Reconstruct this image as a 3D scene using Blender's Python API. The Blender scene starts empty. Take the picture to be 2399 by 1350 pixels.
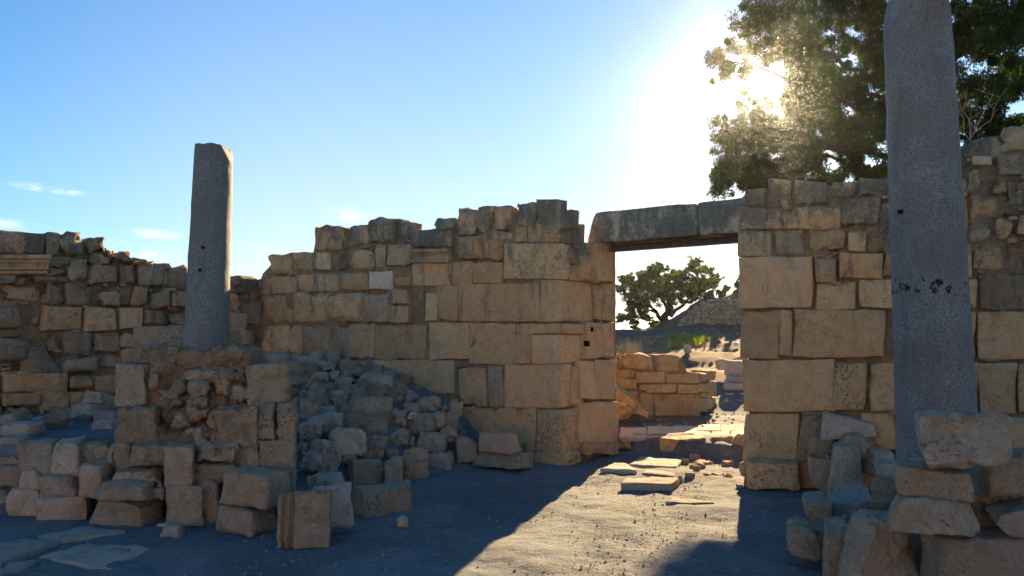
import bpy, math, random
import numpy as np
from mathutils import Vector

# ------------------------------------------------------------------ camera, world, sun, exposure
F_PX, CX, CY = 1700.0, 1199.5, 675.0
PITCH = math.atan(106.0 / F_PX)
CAM_H = 1.6
cp, sp = math.cos(PITCH), math.sin(PITCH)
S = bpy.context.scene
COL = S.collection

def ray(X, Y):
    """world direction through a point of the photograph, scaled so that y = 1"""
    a, b = (X - CX) / F_PX, (CY - Y) / F_PX
    v = np.array([a, cp - b * sp, sp + b * cp])
    return v / v[1]

cam = bpy.data.objects.new("camera", bpy.data.cameras.new("camera"))
COL.objects.link(cam)
cam.location = (0, 0, CAM_H)
cam.rotation_euler = (math.pi / 2 + PITCH, 0, 0)
cam.data.sensor_width = 36
cam.data.lens = 36 * F_PX / 2399.0
cam.data.clip_end = 20000
S.camera = cam

sun_v = ray(1800, 190); sun_v = sun_v / np.linalg.norm(sun_v)
SUN_EL = math.asin(sun_v[2]); SUN_AZ = math.atan2(sun_v[0], sun_v[1])

S.view_settings.view_transform = 'Standard'
S.view_settings.look = 'None'
S.view_settings.gamma = 1
S.view_settings.exposure = 2.18

sl = bpy.data.lights.new("sun", 'SUN')
sl.energy = 5.0
sl.angle = math.radians(0.5)
sl.color = (1.0, 0.72, 0.40)
so = bpy.data.objects.new("sun", sl); COL.objects.link(so)
so.rotation_euler = Vector(-sun_v).to_track_quat('-Z', 'Y').to_euler()
so.location = (20, 60, 30)

class N:
    """small helper for node trees"""
    def __init__(s, nt): s.nt = nt; s.L = nt.links
    def n(s, typ, **kw):
        o = s.nt.nodes.new(typ)
        for k, v in kw.items(): setattr(o, k, v)
        return o
    def put(s, sock, v):
        if hasattr(v, 'is_output') or hasattr(v, 'links'): s.L.new(v, sock)
        elif v is not None: sock.default_value = v
    def math(s, op, a, b=None, c=None, clamp=False):
        o = s.n('ShaderNodeMath', operation=op, use_clamp=clamp)
        s.put(o.inputs[0], a)
        if b is not None: s.put(o.inputs[1], b)
        if c is not None: s.put(o.inputs[2], c)
        return o.outputs[0]
    def vm(s, op, a, b=None):
        o = s.n('ShaderNodeVectorMath', operation=op)
        s.put(o.inputs[0], a)
        if b is not None: s.put(o.inputs[1], b)
        return o.outputs['Value'] if op in ('DOT_PRODUCT', 'LENGTH') else o.outputs[0]
    def scale(s, a, f):
        o = s.n('ShaderNodeVectorMath', operation='SCALE'); s.put(o.inputs[0], a); s.put(o.inputs[3], f); return o.outputs[0]
    def mix(s, f, a, b, mode='MIX'):
        o = s.n('ShaderNodeMix', data_type='RGBA', blend_type=mode)
        s.put(o.inputs[0], f); s.put(o.inputs[6], a); s.put(o.inputs[7], b)
        return o.outputs[2]
    def noise(s, vec, scale, detail=5, rough=0.55, dist=0.0):
        o = s.n('ShaderNodeTexNoise')
        s.put(o.inputs['Vector'], vec); o.inputs['Scale'].default_value = scale
        o.inputs['Detail'].default_value = detail; o.inputs['Roughness'].default_value = rough
        o.inputs['Distortion'].default_value = dist
        return o.outputs['Fac']
    def voro(s, vec, scale, feature='F1', rnd=1.0):
        o = s.n('ShaderNodeTexVoronoi', feature=feature)
        s.put(o.inputs['Vector'], vec); o.inputs['Scale'].default_value = scale
        o.inputs['Randomness'].default_value = rnd
        return o
    def ramp(s, f, a, b, lo=0.0, hi=1.0):
        o = s.n('ShaderNodeMapRange', interpolation_type='SMOOTHSTEP')
        s.put(o.inputs[0], f); s.put(o.inputs[1], a); s.put(o.inputs[2], b); s.put(o.inputs[3], lo); s.put(o.inputs[4], hi)
        return o.outputs[0]

def rgb(*c): return (c[0], c[1], c[2], 1.0)

W = bpy.data.worlds.new("World"); S.world = W; W.use_nodes = True
SKY_STRENGTH = 0.0425
nt = W.node_tree
nt.nodes.clear()
g = N(nt)
sky = g.n('ShaderNodeTexSky', sky_type='NISHITA', sun_disc=False)
sky.sun_elevation = SUN_EL; sky.sun_rotation = SUN_AZ
sky.air_density = 1.0; sky.dust_density = 0.08; sky.ozone_density = 3.0; sky.altitude = 50
tc = g.n('ShaderNodeTexCoord').outputs['Generated']
col = sky.outputs[0]
hsv = g.n('ShaderNodeHueSaturation'); hsv.inputs['Saturation'].default_value = 1.65
g.put(hsv.inputs['Color'], g.vm('MULTIPLY', col, (0.80, 0.94, 1.02))); col = hsv.outputs[0]
# thin white haze round the sun, and the sun itself, which the photograph shows burnt out
d = g.vm('DOT_PRODUCT', tc, tuple(sun_v))
om = g.math('SUBTRACT', 1.0, d)
core = g.math('EXPONENT', g.math('MULTIPLY', om, -3200.0))
wide = g.math('EXPONENT', g.math('MULTIPLY', om, -8.0))
def addc(base, fac, c):
    return g.vm('ADD', base, g.scale(c, fac))
col = addc(col, g.math('MULTIPLY', core, 120.0), (1.0, 0.93, 0.72))
col = addc(col, g.math('MULTIPLY', wide, .3), (1.0, 0.75, 0.6))
# pale sea haze towards the horizon
sz = g.n('ShaderNodeSeparateXYZ'); g.L.new(tc, sz.inputs[0])
hz_ = g.math('MULTIPLY', g.math('EXPONENT', g.math('MULTIPLY', g.math('ABSOLUTE', sz.outputs[2]), -3.3)), 0.80)
hz_ = g.math('MULTIPLY', hz_, g.ramp(d, .50, .88, .30, 1.15))      # haze scatters forward: palest towards the sun
col = g.mix(hz_, col, rgb(6.0, 5.75, 5.45))
hz2 = g.math('MULTIPLY', g.math('EXPONENT', g.math('MULTIPLY', g.math('ABSOLUTE', sz.outputs[2]), -9.0)), 0.85)
col = g.mix(hz2, col, rgb(5.0, 5.5, 5.8))
# a few small low clouds
nz = g.noise(g.vm('MULTIPLY', tc, (1.0, 1.0, 2.2)), 42.0, 7, 0.62)
CL = [(150, 450, 45, 9, .6), (68, 436, 34, 10, .62), (360, 549, 52, 12, .8), (345, 604, 75, 17, .6), (825, 505, 62, 20, .75), (10, 530, 50, 20, .6), (625, 586, 60, 17, .5)]
tot = None
for X, Y, w, h, amp in CL:
    c = ray(X, Y); c = c / np.linalg.norm(c)
    r_ = np.cross(c, (0, 0, 1)); r_ /= np.linalg.norm(r_); u_ = np.cross(r_, c)
    a = g.math('MULTIPLY', g.vm('DOT_PRODUCT', tc, tuple(r_)), F_PX / w)
    b = g.math('MULTIPLY', g.vm('DOT_PRODUCT', g.vm('SUBTRACT', tc, tuple(c)), tuple(u_)), F_PX / h)
    front = g.math('GREATER_THAN', g.vm('DOT_PRODUCT', tc, tuple(c)), 0.5)
    e = g.math('EXPONENT', g.math('MULTIPLY', g.math('ADD', g.math('MULTIPLY', a, a), g.math('MULTIPLY', b, b)), -1.0))
    e = g.math('MULTIPLY', g.math('MULTIPLY', e, front), amp)
    tot = e if tot is None else g.math('ADD', tot, e)
mask = g.ramp(g.math('MULTIPLY', tot, g.math('MULTIPLY_ADD', nz, 2.6, -0.62)), 0.12, 0.75, 0.0, 0.6)
col = g.mix(mask, col, rgb(7.2, 7.2, 7.0))
bg = g.n('ShaderNodeBackground'); g.put(bg.inputs[0], col); bg.inputs[1].default_value = SKY_STRENGTH
out = g.n('ShaderNodeOutputWorld'); g.L.new(bg.outputs[0], out.inputs[0])
S.cycles.max_bounces = 6
S.cycles.diffuse_bounces = 4
S.cycles.transparent_max_bounces = 4

# ------------------------------------------------------------------ numeric helpers
rng = np.random.default_rng(7)

def _hash(ix, iy, iz, seed):
    with np.errstate(over='ignore'):
        h = (ix.astype(np.int64) * 374761393 + iy.astype(np.int64) * 668265263 + iz.astype(np.int64) * 2147483647 + seed * 974634777)
        h = (h ^ (h >> 13)) * 1274126177
        h = h ^ (h >> 16)
        return (h & 0xFFFFFF).astype(np.float64) / float(0xFFFFFF)

def vnoise(p, seed=0):
    """value noise in [-1, 1]"""
    i = np.floor(p).astype(np.int64); f = p - i
    f = f * f * f * (f * (f * 6 - 15) + 10)
    r = 0
    for a in (0, 1):
        for b in (0, 1):
            for c in (0, 1):
                w = (f[:, 0] if a else 1 - f[:, 0]) * (f[:, 1] if b else 1 - f[:, 1]) * (f[:, 2] if c else 1 - f[:, 2])
                r = r + w * _hash(i[:, 0] + a, i[:, 1] + b, i[:, 2] + c, seed)
    return r * 2 - 1

def fbm(p, freq, octv=4, seed=0, gain=0.5):
    p = np.asarray(p, float) * freq
    r = np.zeros(len(p)); a = 1.0
    for k in range(octv):
        r += a * vnoise(p + 17.3 * k, seed + k * 11); a *= gain; p = p * 2.03
    return r

def sst(x, a, b):
    t = np.clip((x - a) / (b - a), 0, 1); return t * t * (3 - 2 * t)

# ------------------------------------------------------------------ layout of the place
TH = 0.637                                   # the gate wall runs z = Z0 - TH * x
E = np.array([1, -TH, 0]) / math.hypot(1, TH)        # along the gate wall, to the right
NV = np.array([-TH, -1, 0]) / math.hypot(1, TH)      # its face, towards the court
Z0 = 9.36
K = np.array([-4.17, Z0 + TH * 4.17, 0])      # inner corner with the side wall
GATE = (np.array([0, Z0, 0]), NV)
SIDE = (K, E)
LINT = (np.array([0, 10.125, 0]), NV)
A_ = np.array([0.64, 8.95, 0]); F_ = np.array([1.431, 9.85, 0])
RD = (F_ - A_) / np.linalg.norm(F_ - A_)
RN = np.array([RD[1], -RD[0], 0])
REVEAL = (A_, RN)
CAMP = np.array([0, 0, CAM_H])

def onp(X, Y, plane, off=0.0):
    r = ray(X, Y); P, n = plane
    t = np.dot(P + n * off - CAMP, n) / np.dot(r, n)
    return CAMP + r * t

def atd(X, Y, d): return CAMP + ray(X, Y) * d

def terrain(x, y):
    x = np.asarray(x, float); y = np.asarray(y, float)
    dx, dy = x - K[0], y - K[1]
    s = dx * E[0] + dy * E[1]; n = dx * NV[0] + dy * NV[1]
    hw = np.interp(s, [-1, 1.5, 3, 4, 4.5, 4.9], [1.22, 1.22, 1.02, .66, .2, 0])
    ntoe = np.interp(s, [-1, 1, 2, 4.1, 4.7, 5], [3.5, 3.5, 3.3, 2.8, 1.5, 1.0])
    mound = hw * np.clip(1 - (np.clip(n, 0, None) / ntoe) ** 1.5, 0, 1)
    terrace = .56 * sst(y, 6.5, 6.95) * sst(-x, 2.45, 3.0)
    court = np.maximum(mound, terrace)
    u = x / np.maximum(y, 5.0)
    slope = .105 + .03 * sst(u, .16, .27)
    outer = .17 + np.clip(np.minimum(y, 27) - 13.0, 0, None) * slope
    H = np.interp(u, [-.6, 0, .153, .19, .206, .2355, .265, .315, .5], [1.2, 1.2, 1.42, 1.7, 1.95, 2.45, 2.8, 3.15, 3.7])
    st = np.interp(u, [.15, .235, .25], [26.0, 26.0, 26.2]); en = np.interp(u, [.15, .2, .235, .25], [31.0, 29.5, 28.0, 26.5])
    outer = outer + (np.maximum(H, outer) - outer) * sst(y, st, en)
    outer = outer - np.clip(y - 37, 0, 45) * .32
    t = sst(-n, 1.45, 1.55)
    side_t = sst(-s, .3, .6)
    return court * (1 - t) * (1 - side_t) + np.where(n < -1.4, outer, np.maximum(.9, 0)) * np.maximum(t, side_t)

def th(x, y): return float(terrain(np.array([x]), np.array([y]))[0])

def hit(X, Y, lo=3.0, hi=60.0):
    r = ray(X, Y)
    ts = np.linspace(lo, hi, 2400)
    z = CAM_H + r[2] * ts - terrain(r[0] * ts, ts)
    k = np.argmax(z < 0) if (z < 0).any() else len(ts) - 1
    t = ts[k]
    return np.array([r[0] * t, t, CAM_H + r[2] * t])

# zoomed pictures the outlines were read from: origin and scale
SRC = {'F': (0, 0, 1), '1': (0, 500, 3.374), '2': (0, 850, 2.7), '3': (600, 440, 2.813), '4': (550, 780, 2.5), '5': (1350, 400, 2.7),
       '6': (1350, 800, 2.4547), '7': (1700, 380, 2.5966), '8': (1700, 850, 2.6996), '9': (1440, 800, 3.5516), 'A': (240, 740, 2.596),
       'B': (660, 800, 4.218), 'C': (1440, 580, 4.8226)}
def px(src, x, y):
    ox, oy, s = SRC[src]; return ox + x / s, oy + y / s

# ------------------------------------------------------------------ meshes
def new_obj(name, verts, faces, mat, parent=None, origin=None, smooth=True, sharp=None):
    verts = np.asarray(verts, float)
    o0 = np.asarray(origin if origin is not None else (0, 0, 0), float)
    me = bpy.data.meshes.new(name)
    me.from_pydata((verts - o0).tolist(), [], faces)
    me.update()
    if smooth: me.polygons.foreach_set('use_smooth', [True] * len(me.polygons))
    if sharp: me.set_sharp_from_angle(angle=math.radians(sharp))
    for m in (mat if isinstance(mat, (list, tuple)) else [mat]): me.materials.append(m)
    ob = bpy.data.objects.new(name, me)
    COL.objects.link(ob)
    if parent is not None: ob.parent = parent
    else: ob.location = o0
    return ob

def tag(o, label=None, cat=None, group=None, kind=None):
    if label: o['label'] = label
    if cat: o['category'] = cat
    if group: o['group'] = group
    if kind or cat: o['kind'] = kind or 'thing'
    return o

def empty(name, loc, label, cat, group=None):
    o = bpy.data.objects.new(name, None); COL.objects.link(o)
    o.location = loc; o.empty_display_size = .2
    return tag(o, label, cat, group)

_cube_cache = {}
def cube_grid(nx, ny, nz):
    key = (nx, ny, nz)
    if key in _cube_cache: return _cube_cache[key]
    idx = {}; pts = []; faces = []
    def v(i, j, k):
        t = (i, j, k)
        if t not in idx: idx[t] = len(pts); pts.append(t)
        return idx[t]
    for j in range(ny):
        for i in range(nx):
            faces.append((v(i, j, 0), v(i, j + 1, 0), v(i + 1, j + 1, 0), v(i + 1, j, 0)))
            faces.append((v(i, j, nz), v(i + 1, j, nz), v(i + 1, j + 1, nz), v(i, j + 1, nz)))
    for k in range(nz):
        for i in range(nx):
            faces.append((v(i, 0, k), v(i + 1, 0, k), v(i + 1, 0, k + 1), v(i, 0, k + 1)))
            faces.append((v(i, ny, k), v(i, ny, k + 1), v(i + 1, ny, k + 1), v(i + 1, ny, k)))
        for j in range(ny):
            faces.append((v(0, j, k), v(0, j, k + 1), v(0, j + 1, k + 1), v(0, j + 1, k)))
            faces.append((v(nx, j, k), v(nx, j + 1, k), v(nx, j + 1, k + 1), v(nx, j, k + 1)))
    _cube_cache[key] = (np.array(pts), faces, np.array(faces))
    return _cube_cache[key]

def params(n, L, r):
    """n + 1 positions along an edge of length L, crowded where it is rounded"""
    r = min(r, L * .45)
    if n < 5: return np.linspace(0, L, n + 1)
    mid = np.linspace(r, L - r, n - 3)
    return np.concatenate([[0, r * .33], mid, [L - r * .33, L]])

def normals(v, f):
    a = v[f[:, 1]] - v[f[:, 0]]; b = v[f[:, 3]] - v[f[:, 0]]
    nn = np.cross(a, b)
    out = np.zeros_like(v)
    for k in range(4): np.add.at(out, f[:, k], nn)
    return out / np.maximum(np.linalg.norm(out, axis=1, keepdims=True), 1e-9)

def block(c, r=.03, cell=.06, amp=.012, freq=5.0, seed=0, cuts=0, chip=.5, rough=.35, lim=18, erode=0.0):
    """rounded, weathered stone from eight corners c[a][b][c]: a left>right, b front>back, c bottom>top"""
    c = np.asarray(c, float)
    lx = np.linalg.norm(c[1, 0].mean(0) - c[0, 0].mean(0)); ly = np.linalg.norm(c[0, 1].mean(0) - c[0, 0].mean(0))
    lz = np.linalg.norm(c[:, 0, 1].mean(0) - c[:, 0, 0].mean(0))
    L = np.array([lx, ly, lz]); L = np.maximum(L, 1e-3)
    n = [int(np.clip(round(l / cell), 5, lim)) for l in L]
    pts, faces, fa = cube_grid(*n)
    r = min(r, L.min() * .42)
    P = np.stack([params(n[i], L[i], r)[pts[:, i]] for i in range(3)], 1)
    # rounding radius that wanders from place to place: chipped and crisp edges on one stone
    rr = r * (1 + chip * fbm(P, 4.0 / max(L.max(), .2), 2, seed + 5))
    rr = np.clip(rr, r * .35, L.min() * .48)[:, None]
    q = np.clip(P, rr, L - rr)
    dd = P - q; ln = np.linalg.norm(dd, axis=1, keepdims=True)
    m = np.max(np.abs(dd), axis=1, keepdims=True)
    P = np.where(ln > 1e-9, q + dd / np.maximum(ln, 1e-9) * np.minimum(m, rr), P)
    t = P / L
    a, b, e = t[:, :1], t[:, 1:2], t[:, 2:3]
    V = 0
    for i in (0, 1):
        for j in (0, 1):
            for k in (0, 1):
                V = V + (a if i else 1 - a) * (b if j else 1 - b) * (e if k else 1 - e) * c[i, j, k]
    if cuts:
        lr = np.random.default_rng(seed + 99)
        cen = V.mean(0)
        for _ in range(cuts):
            nn = lr.normal(size=3); nn /= np.linalg.norm(nn)
            if nn[2] < 0: nn[2] *= -.35
            nn /= np.linalg.norm(nn)
            dist = (V - cen) @ nn
            lim_ = dist.max() * lr.uniform(.66, .9)
            over = np.clip(dist - lim_, 0, None)
            V = V - nn * (over * .93)[:, None]
    nv = normals(V, fa)
    disp = amp * (fbm(V, freq, 2, seed) * .8 + rough * fbm(V, freq * 4.2, 3, seed + 3))
    V = V + nv * disp[:, None]
    if erode:
        e_ = np.clip(fbm(V, freq * 1.7, 3, seed + 40) - .25, 0, 1)
        V = V - nv * (erode * e_)[:, None]
    return V, faces

def quad_on(src, q, plane, off):
    """four corners (TL TR BR BL) in a zoomed picture to points on a plane"""
    return [onp(*px(src, q[i], q[i + 1]), plane, off) for i in (0, 2, 4, 6)]

def rect(x0, y0, x1, y1, j=0.0, lr=None):
    q = [x0, y0, x1, y0, x1, y1, x0, y1]
    if j and lr is not None:
        w, h = x1 - x0, y1 - y0; s = j * min(w, h)
        q = [v + lr.uniform(-s, s) for v in q]
    return q

def hexa_from_quad(Q, inward):
    TL, TR, BR, BL = Q
    c = np.zeros((2, 2, 2, 3))
    for b, o in ((0, 0), (1, 1)):
        c[0, b, 0] = BL + inward * o; c[1, b, 0] = BR + inward * o
        c[0, b, 1] = TL + inward * o; c[1, b, 1] = TR + inward * o
    return c

# ------------------------------------------------------------------ materials
def pbr(name):
    m = bpy.data.materials.new(name); m.use_nodes = True
    m.node_tree.nodes.clear()
    k = N(m.node_tree)
    b = k.n('ShaderNodeBsdfPrincipled'); o = k.n('ShaderNodeOutputMaterial')
    k.L.new(b.outputs[0], o.inputs[0])
    b.inputs['Roughness'].default_value = .95
    b.inputs['Specular IOR Level'].default_value = .15
    return m, k, b

def bump(k, b, *terms):
    """terms: (height, strength, distance)"""
    nrm = None
    for h, st, di in terms:
        o = k.n('ShaderNodeBump'); o.inputs['Strength'].default_value = st; o.inputs['Distance'].default_value = di
        k.put(o.inputs['Height'], h)
        if nrm is not None: k.L.new(nrm, o.inputs['Normal'])
        nrm = o.outputs[0]
    k.L.new(nrm, b.inputs['Normal'])

def stone_mat(name, ca, cb, cc, pits=.35, lichen=(2.2, 3.3), lich_amt=.75, base_l=.0, bumpk=1.0, stain=.7):
    m, k, b = pbr(name)
    oc = k.n('ShaderNodeTexCoord').outputs['Object']
    oi = k.n('ShaderNodeObjectInfo').outputs['Random']
    v = k.vm('ADD', oc, k.scale((37.0, 91.0, 53.0), oi))
    pos = k.n('ShaderNodeNewGeometry').outputs['Position']
    n1 = k.noise(v, 2.3, 7, .62, .5)
    n2 = k.noise(v, 9.0, 7, .68, .2)
    n3 = k.noise(v, 42.0, 5, .72)
    n4 = k.noise(v, 4.2, 6, .6, .8)
    c = k.mix(k.ramp(n1, .36, .64), ca, cb)
    c = k.mix(k.math('MULTIPLY', k.ramp(n2, .44, .66), .75), c, cc)
    # rusty and greyish patches inside one stone
    c = k.mix(k.ramp(n4, .54, .68, 0, .6), c, k.mix(1.0, c, rgb(1.12, .80, .52), 'MULTIPLY'))
    c = k.mix(k.ramp(n4, .44, .32, 0, .6), c, k.mix(1.0, c, rgb(.70, .76, .84), 'MULTIPLY'))
    # one stone against the next
    br = k.math('MULTIPLY_ADD', k.math('FRACT', k.math('MULTIPLY', oi, 7.13)), .34, .86)
    c = k.mix(1.0, c, k.scale((1, 1, 1), br), 'MULTIPLY')
    warm = k.math('FRACT', k.math('MULTIPLY', oi, 23.7))
    c = k.mix(k.math('MULTIPLY', warm, .35), c, k.mix(1.0, c, rgb(1.10, .86, .72), 'MULTIPLY'))
    c = k.mix(k.ramp(n3, .46, .70, 0, .5), c, k.mix(1.0, c, rgb(.52, .48, .44), 'MULTIPLY'))
    c = k.mix(k.ramp(n3, .42, .28, 0, .35), c, k.mix(1.0, c, rgb(1.35, 1.35, 1.3), 'MULTIPLY'))
    # small solution pits, in patches
    pv = k.voro(k.vm('ADD', v, k.scale((1, 1, 1), k.math('MULTIPLY', n2, .10))), 30.0)
    pz = k.noise(v, 3.4, 4, .6)
    pit = k.math('MULTIPLY', k.ramp(pv.outputs['Distance'], .42, .10), k.ramp(k.math('ADD', pz, k.math('MULTIPLY', n3, .25)), .78 - pits * .42, .92 - pits * .30))
    c = k.mix(k.math('MULTIPLY', pit, .62), c, rgb(.085, .06, .04))
    # dark weathering crust on the exposed courses and rain streaks below them
    z = k.n('ShaderNodeSeparateXYZ'); k.L.new(pos, z.inputs[0])
    hz = k.ramp(z.outputs[2], lichen[0], lichen[1], base_l, 1.0)
    ln = k.noise(k.vm('MULTIPLY', pos, (1.0, 1.0, .6)), 2.6, 7, .68, .5)
    l2 = k.noise(pos, 26.0, 5, .75)
    lf = k.math('ADD', k.math('ADD', ln, k.math('MULTIPLY', k.math('SUBTRACT', l2, .5), .55)), k.math('MULTIPLY', hz, .17))
    lm = k.math('MULTIPLY', k.math('MULTIPLY', k.ramp(lf, .56, .70), k.ramp(hz, .0, .35)), lich_amt)
    c = k.mix(lm, c, k.mix(k.ramp(l2, .35, .65), rgb(.05, .062, .055), rgb(.17, .185, .145)))
    st = k.noise(k.vm('MULTIPLY', pos, (5.0, 5.0, .75)), 1.5, 5, .62, .2)
    stm = k.math('MULTIPLY', k.math('MULTIPLY', k.ramp(st, .56, .70), k.ramp(z.outputs[2], 1.1, 2.3)), k.math('MULTIPLY', k.ramp(l2, .25, .6), stain * 1.25))
    c = k.mix(stm, c, rgb(.075, .085, .09))
    # earth mortar smeared over the faces
    sm = k.noise(k.vm('ADD', pos, (9.0, 4.0, 2.0)), 1.9, 6, .66, .8)
    c = k.mix(k.math('MULTIPLY', k.ramp(sm, .55, .64), .65), c, k.mix(n3, rgb(.40, .29, .18), rgb(.53, .43, .30)))
    sp_ = k.voro(pos, 34.0)
    wl = k.math('MULTIPLY', k.math('MULTIPLY', k.ramp(sp_.outputs['Distance'], .3, .16), k.ramp(k.noise(pos, 4.0, 2), .50, .62)), k.math('MULTIPLY', hz, .6))
    c = k.mix(wl, c, rgb(.42, .43, .37))
    k.L.new(c, b.inputs['Base Color'])
    hh = k.math('ADD', k.math('MULTIPLY', n2, .7), k.math('MULTIPLY', n3, .4))
    bump(k, b, (hh, .75 * bumpk, .075), (k.math('MULTIPLY', pit, -1.0), .9 * bumpk, .03), (k.noise(v, 95.0, 4, .75), .5 * bumpk, .014))
    return m

M = {}
M['stone'] = stone_mat('limestone', rgb(.64, .40, .195), rgb(.67, .455, .245), rgb(.52, .305, .14))
M['smooth'] = stone_mat('dressed limestone', rgb(.64, .40, .20), rgb(.67, .445, .235), rgb(.56, .335, .16), pits=.2, bumpk=.8)
M['pitted'] = stone_mat('pitted limestone', rgb(.66, .43, .21), rgb(.68, .475, .255), rgb(.54, .33, .155), pits=.66)
M['pale'] = stone_mat('pale new limestone', rgb(.66, .54, .38), rgb(.68, .575, .42), rgb(.62, .495, .34), pits=.1, lich_amt=.15, bumpk=.8, stain=.1)
M['pink'] = stone_mat('pinkish limestone', rgb(.56, .40, .265), rgb(.60, .455, .31), rgb(.47, .335, .215), pits=.2)
M['dark'] = stone_mat('lichened limestone', rgb(.58, .385, .215), rgb(.62, .44, .26), rgb(.38, .27, .165), lichen=(1.0, 2.6), lich_amt=.8, base_l=.25)
M['rough'] = stone_mat('rough limestone', rgb(.56, .40, .245), rgb(.61, .455, .295), rgb(.41, .28, .165), pits=.35, bumpk=1.5, lich_amt=.6)
M['grey'] = stone_mat('greyish field stone', rgb(.50, .43, .345), rgb(.56, .49, .40), rgb(.40, .335, .255), pits=.2, lich_amt=0.0, bumpk=1.2, stain=0)
M['field'] = stone_mat('fallen limestone block', rgb(.54, .415, .27), rgb(.59, .465, .32), rgb(.43, .315, .20), pits=.3, lich_amt=0.0, bumpk=1.4, stain=0)
M['golden'] = stone_mat('golden limestone', rgb(.56, .375, .18), rgb(.60, .42, .22), rgb(.42, .265, .12), pits=.5, lich_amt=.1, stain=.1)
M['mortar'] = stone_mat('earth mortar', rgb(.50, .335, .19), rgb(.55, .385, .235), rgb(.37, .235, .125), pits=.3, lich_amt=.6, bumpk=2.0)
M['lintel'] = stone_mat('lichened lintel', rgb(.52, .475, .345), rgb(.56, .52, .39), rgb(.41, .385, .28), lichen=(1.8, 2.8), lich_amt=.82, base_l=.3, stain=.5)

def ground_mat():
    m, k, b = pbr('dry trodden earth')
    p = k.n('ShaderNodeNewGeometry').outputs['Position']
    n1 = k.noise(p, .8, 7, .68, .6); n2 = k.noise(p, 6.0, 6, .65); n3 = k.noise(p, 45.0, 5, .7)
    c = k.mix(k.ramp(n1, .38, .62), rgb(.128, .138, .136), rgb(.198, .212, .206))
    c = k.mix(k.math('MULTIPLY', k.ramp(n2, .45, .7), .6), c, rgb(.205, .195, .17))
    n5 = k.noise(k.vm('MULTIPLY', p, (.75, 1.25, 1.0)), 17.0, 5, .7)
    c = k.mix(k.ramp(n5, .50, .68, 0, .85), c, rgb(.165, .145, .115))
    c = k.mix(k.ramp(n5, .44, .30, 0, .5), c, rgb(.36, .365, .35))
    c = k.mix(k.ramp(n3, .52, .72, 0, .55), c, rgb(.20, .16, .115))
    vo = k.voro(p, 38.0)
    peb = k.math('MULTIPLY', k.ramp(vo.outputs['Distance'], .34, .2), k.ramp(k.noise(p, 9.0, 3), .52, .66))
    c = k.mix(k.math('MULTIPLY', peb, .55), c, rgb(.52, .46, .37))
    # rusty soil and dry litter beyond the gate
    z = k.n('ShaderNodeSeparateXYZ'); k.L.new(p, z.inputs[0])
    far = k.ramp(z.outputs[1], 13.0, 17.0)
    c = k.mix(k.math('MULTIPLY', far, k.ramp(n2, .22, .5)), c, rgb(.19, .115, .062))
    c = k.mix(k.ramp(z.outputs[1], 23.5, 26.0, 0, .8), c, rgb(.14, .125, .085))
    k.L.new(c, b.inputs['Base Color'])
    bump(k, b, (n2, .5, .06), (n5, .6, .03), (n3, .7, .022), (peb, .5, .012), (k.noise(p, 160.0, 3, .7), .4, .006))
    return m
M['ground'] = ground_mat()

def granite(name, stains):
    m, k, b = pbr(name)
    oc = k.n('ShaderNodeTexCoord').outputs['Object']
    n1 = k.noise(oc, 70.0, 5, .85); n2 = k.noise(oc, 26.0, 5, .75); n3 = k.noise(oc, 1.6, 5, .6)
    c = k.mix(k.ramp(n1, .36, .64), rgb(.085, .093, .090), rgb(.265, .27, .25))
    c = k.mix(k.ramp(n2, .55, .72, 0, .5), c, rgb(.28, .225, .17))
    c = k.mix(k.ramp(n3, .42, .62, 0, .5), c, rgb(.125, .115, .105))
    c = k.mix(k.ramp(k.noise(k.vm('MULTIPLY', oc, (4.0, 4.0, .8)), 2.2, 5, .6), .5, .72, 0, .45), c, rgb(.09, .085, .08))
    # black stain spots in a sagging line round the shaft, and a few drips
    s = k.n('ShaderNodeSeparateXYZ'); k.L.new(oc, s.inputs[0])
    band = k.ramp(k.math('ABSOLUTE', k.math('SUBTRACT', s.outputs[2], k.math('MULTIPLY_ADD', s.outputs[0], -.10, 1.90))), .06, .04)
    bl = k.math('MULTIPLY', k.ramp(k.voro(k.vm('ADD', oc, k.scale((.09, .07, .11), k.noise(oc, 30.0, 3, .6))), 15.0).outputs['Distance'], .46, .30), k.ramp(n2, .38, .5)) if stains else 0.0
    c = k.mix(k.math('MULTIPLY', band, bl), c, rgb(.012, .012, .012))
    k.L.new(c, b.inputs['Base Color'])
    b.inputs['Roughness'].default_value = .8
    bump(k, b, (n2, .25, .006), (n1, .25, .003), (k.noise(oc, 14.0, 5, .6), .25, .02))
    return m
M['granite'] = granite('stained grey granite', True); M['granite_plain'] = granite('grey granite', False)

def plain(name, c1, c2, scale=20.0, rough=.8, metal=0.0, bs=.3):
    m, k, b = pbr(name)
    oc = k.n('ShaderNodeTexCoord').outputs['Object']
    n = k.noise(oc, scale, 5, .65)
    k.L.new(k.mix(k.ramp(n, .35, .68), c1, c2), b.inputs['Base Color'])
    b.inputs['Specular IOR Level'].default_value = 0.0 if rough > .9 else .15
    b.inputs['Roughness'].default_value = rough; b.inputs['Metallic'].default_value = metal
    bump(k, b, (n, bs, .01))
    return m
M['steel'] = plain('rusty painted steel', rgb(.06, .05, .045), rgb(.14, .075, .045), 14, .7)
M['bark'] = plain('bark', rgb(.045, .036, .026), rgb(.10, .078, .055), 30, .95, bs=.8)
M['twig'] = plain('bare dry twigs', rgb(.24, .18, .11), rgb(.33, .25, .16), 30, .95)
M['straw'] = plain('dry straw grass', rgb(.50, .38, .19), rgb(.58, .46, .25), 5, .95)
M['hole_shade'] = plain('painted shade in holes', rgb(.012, .011, .01), rgb(.02, .018, .016), 10, 1.0)  # near-black colour stands in for the shade inside holes
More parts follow.
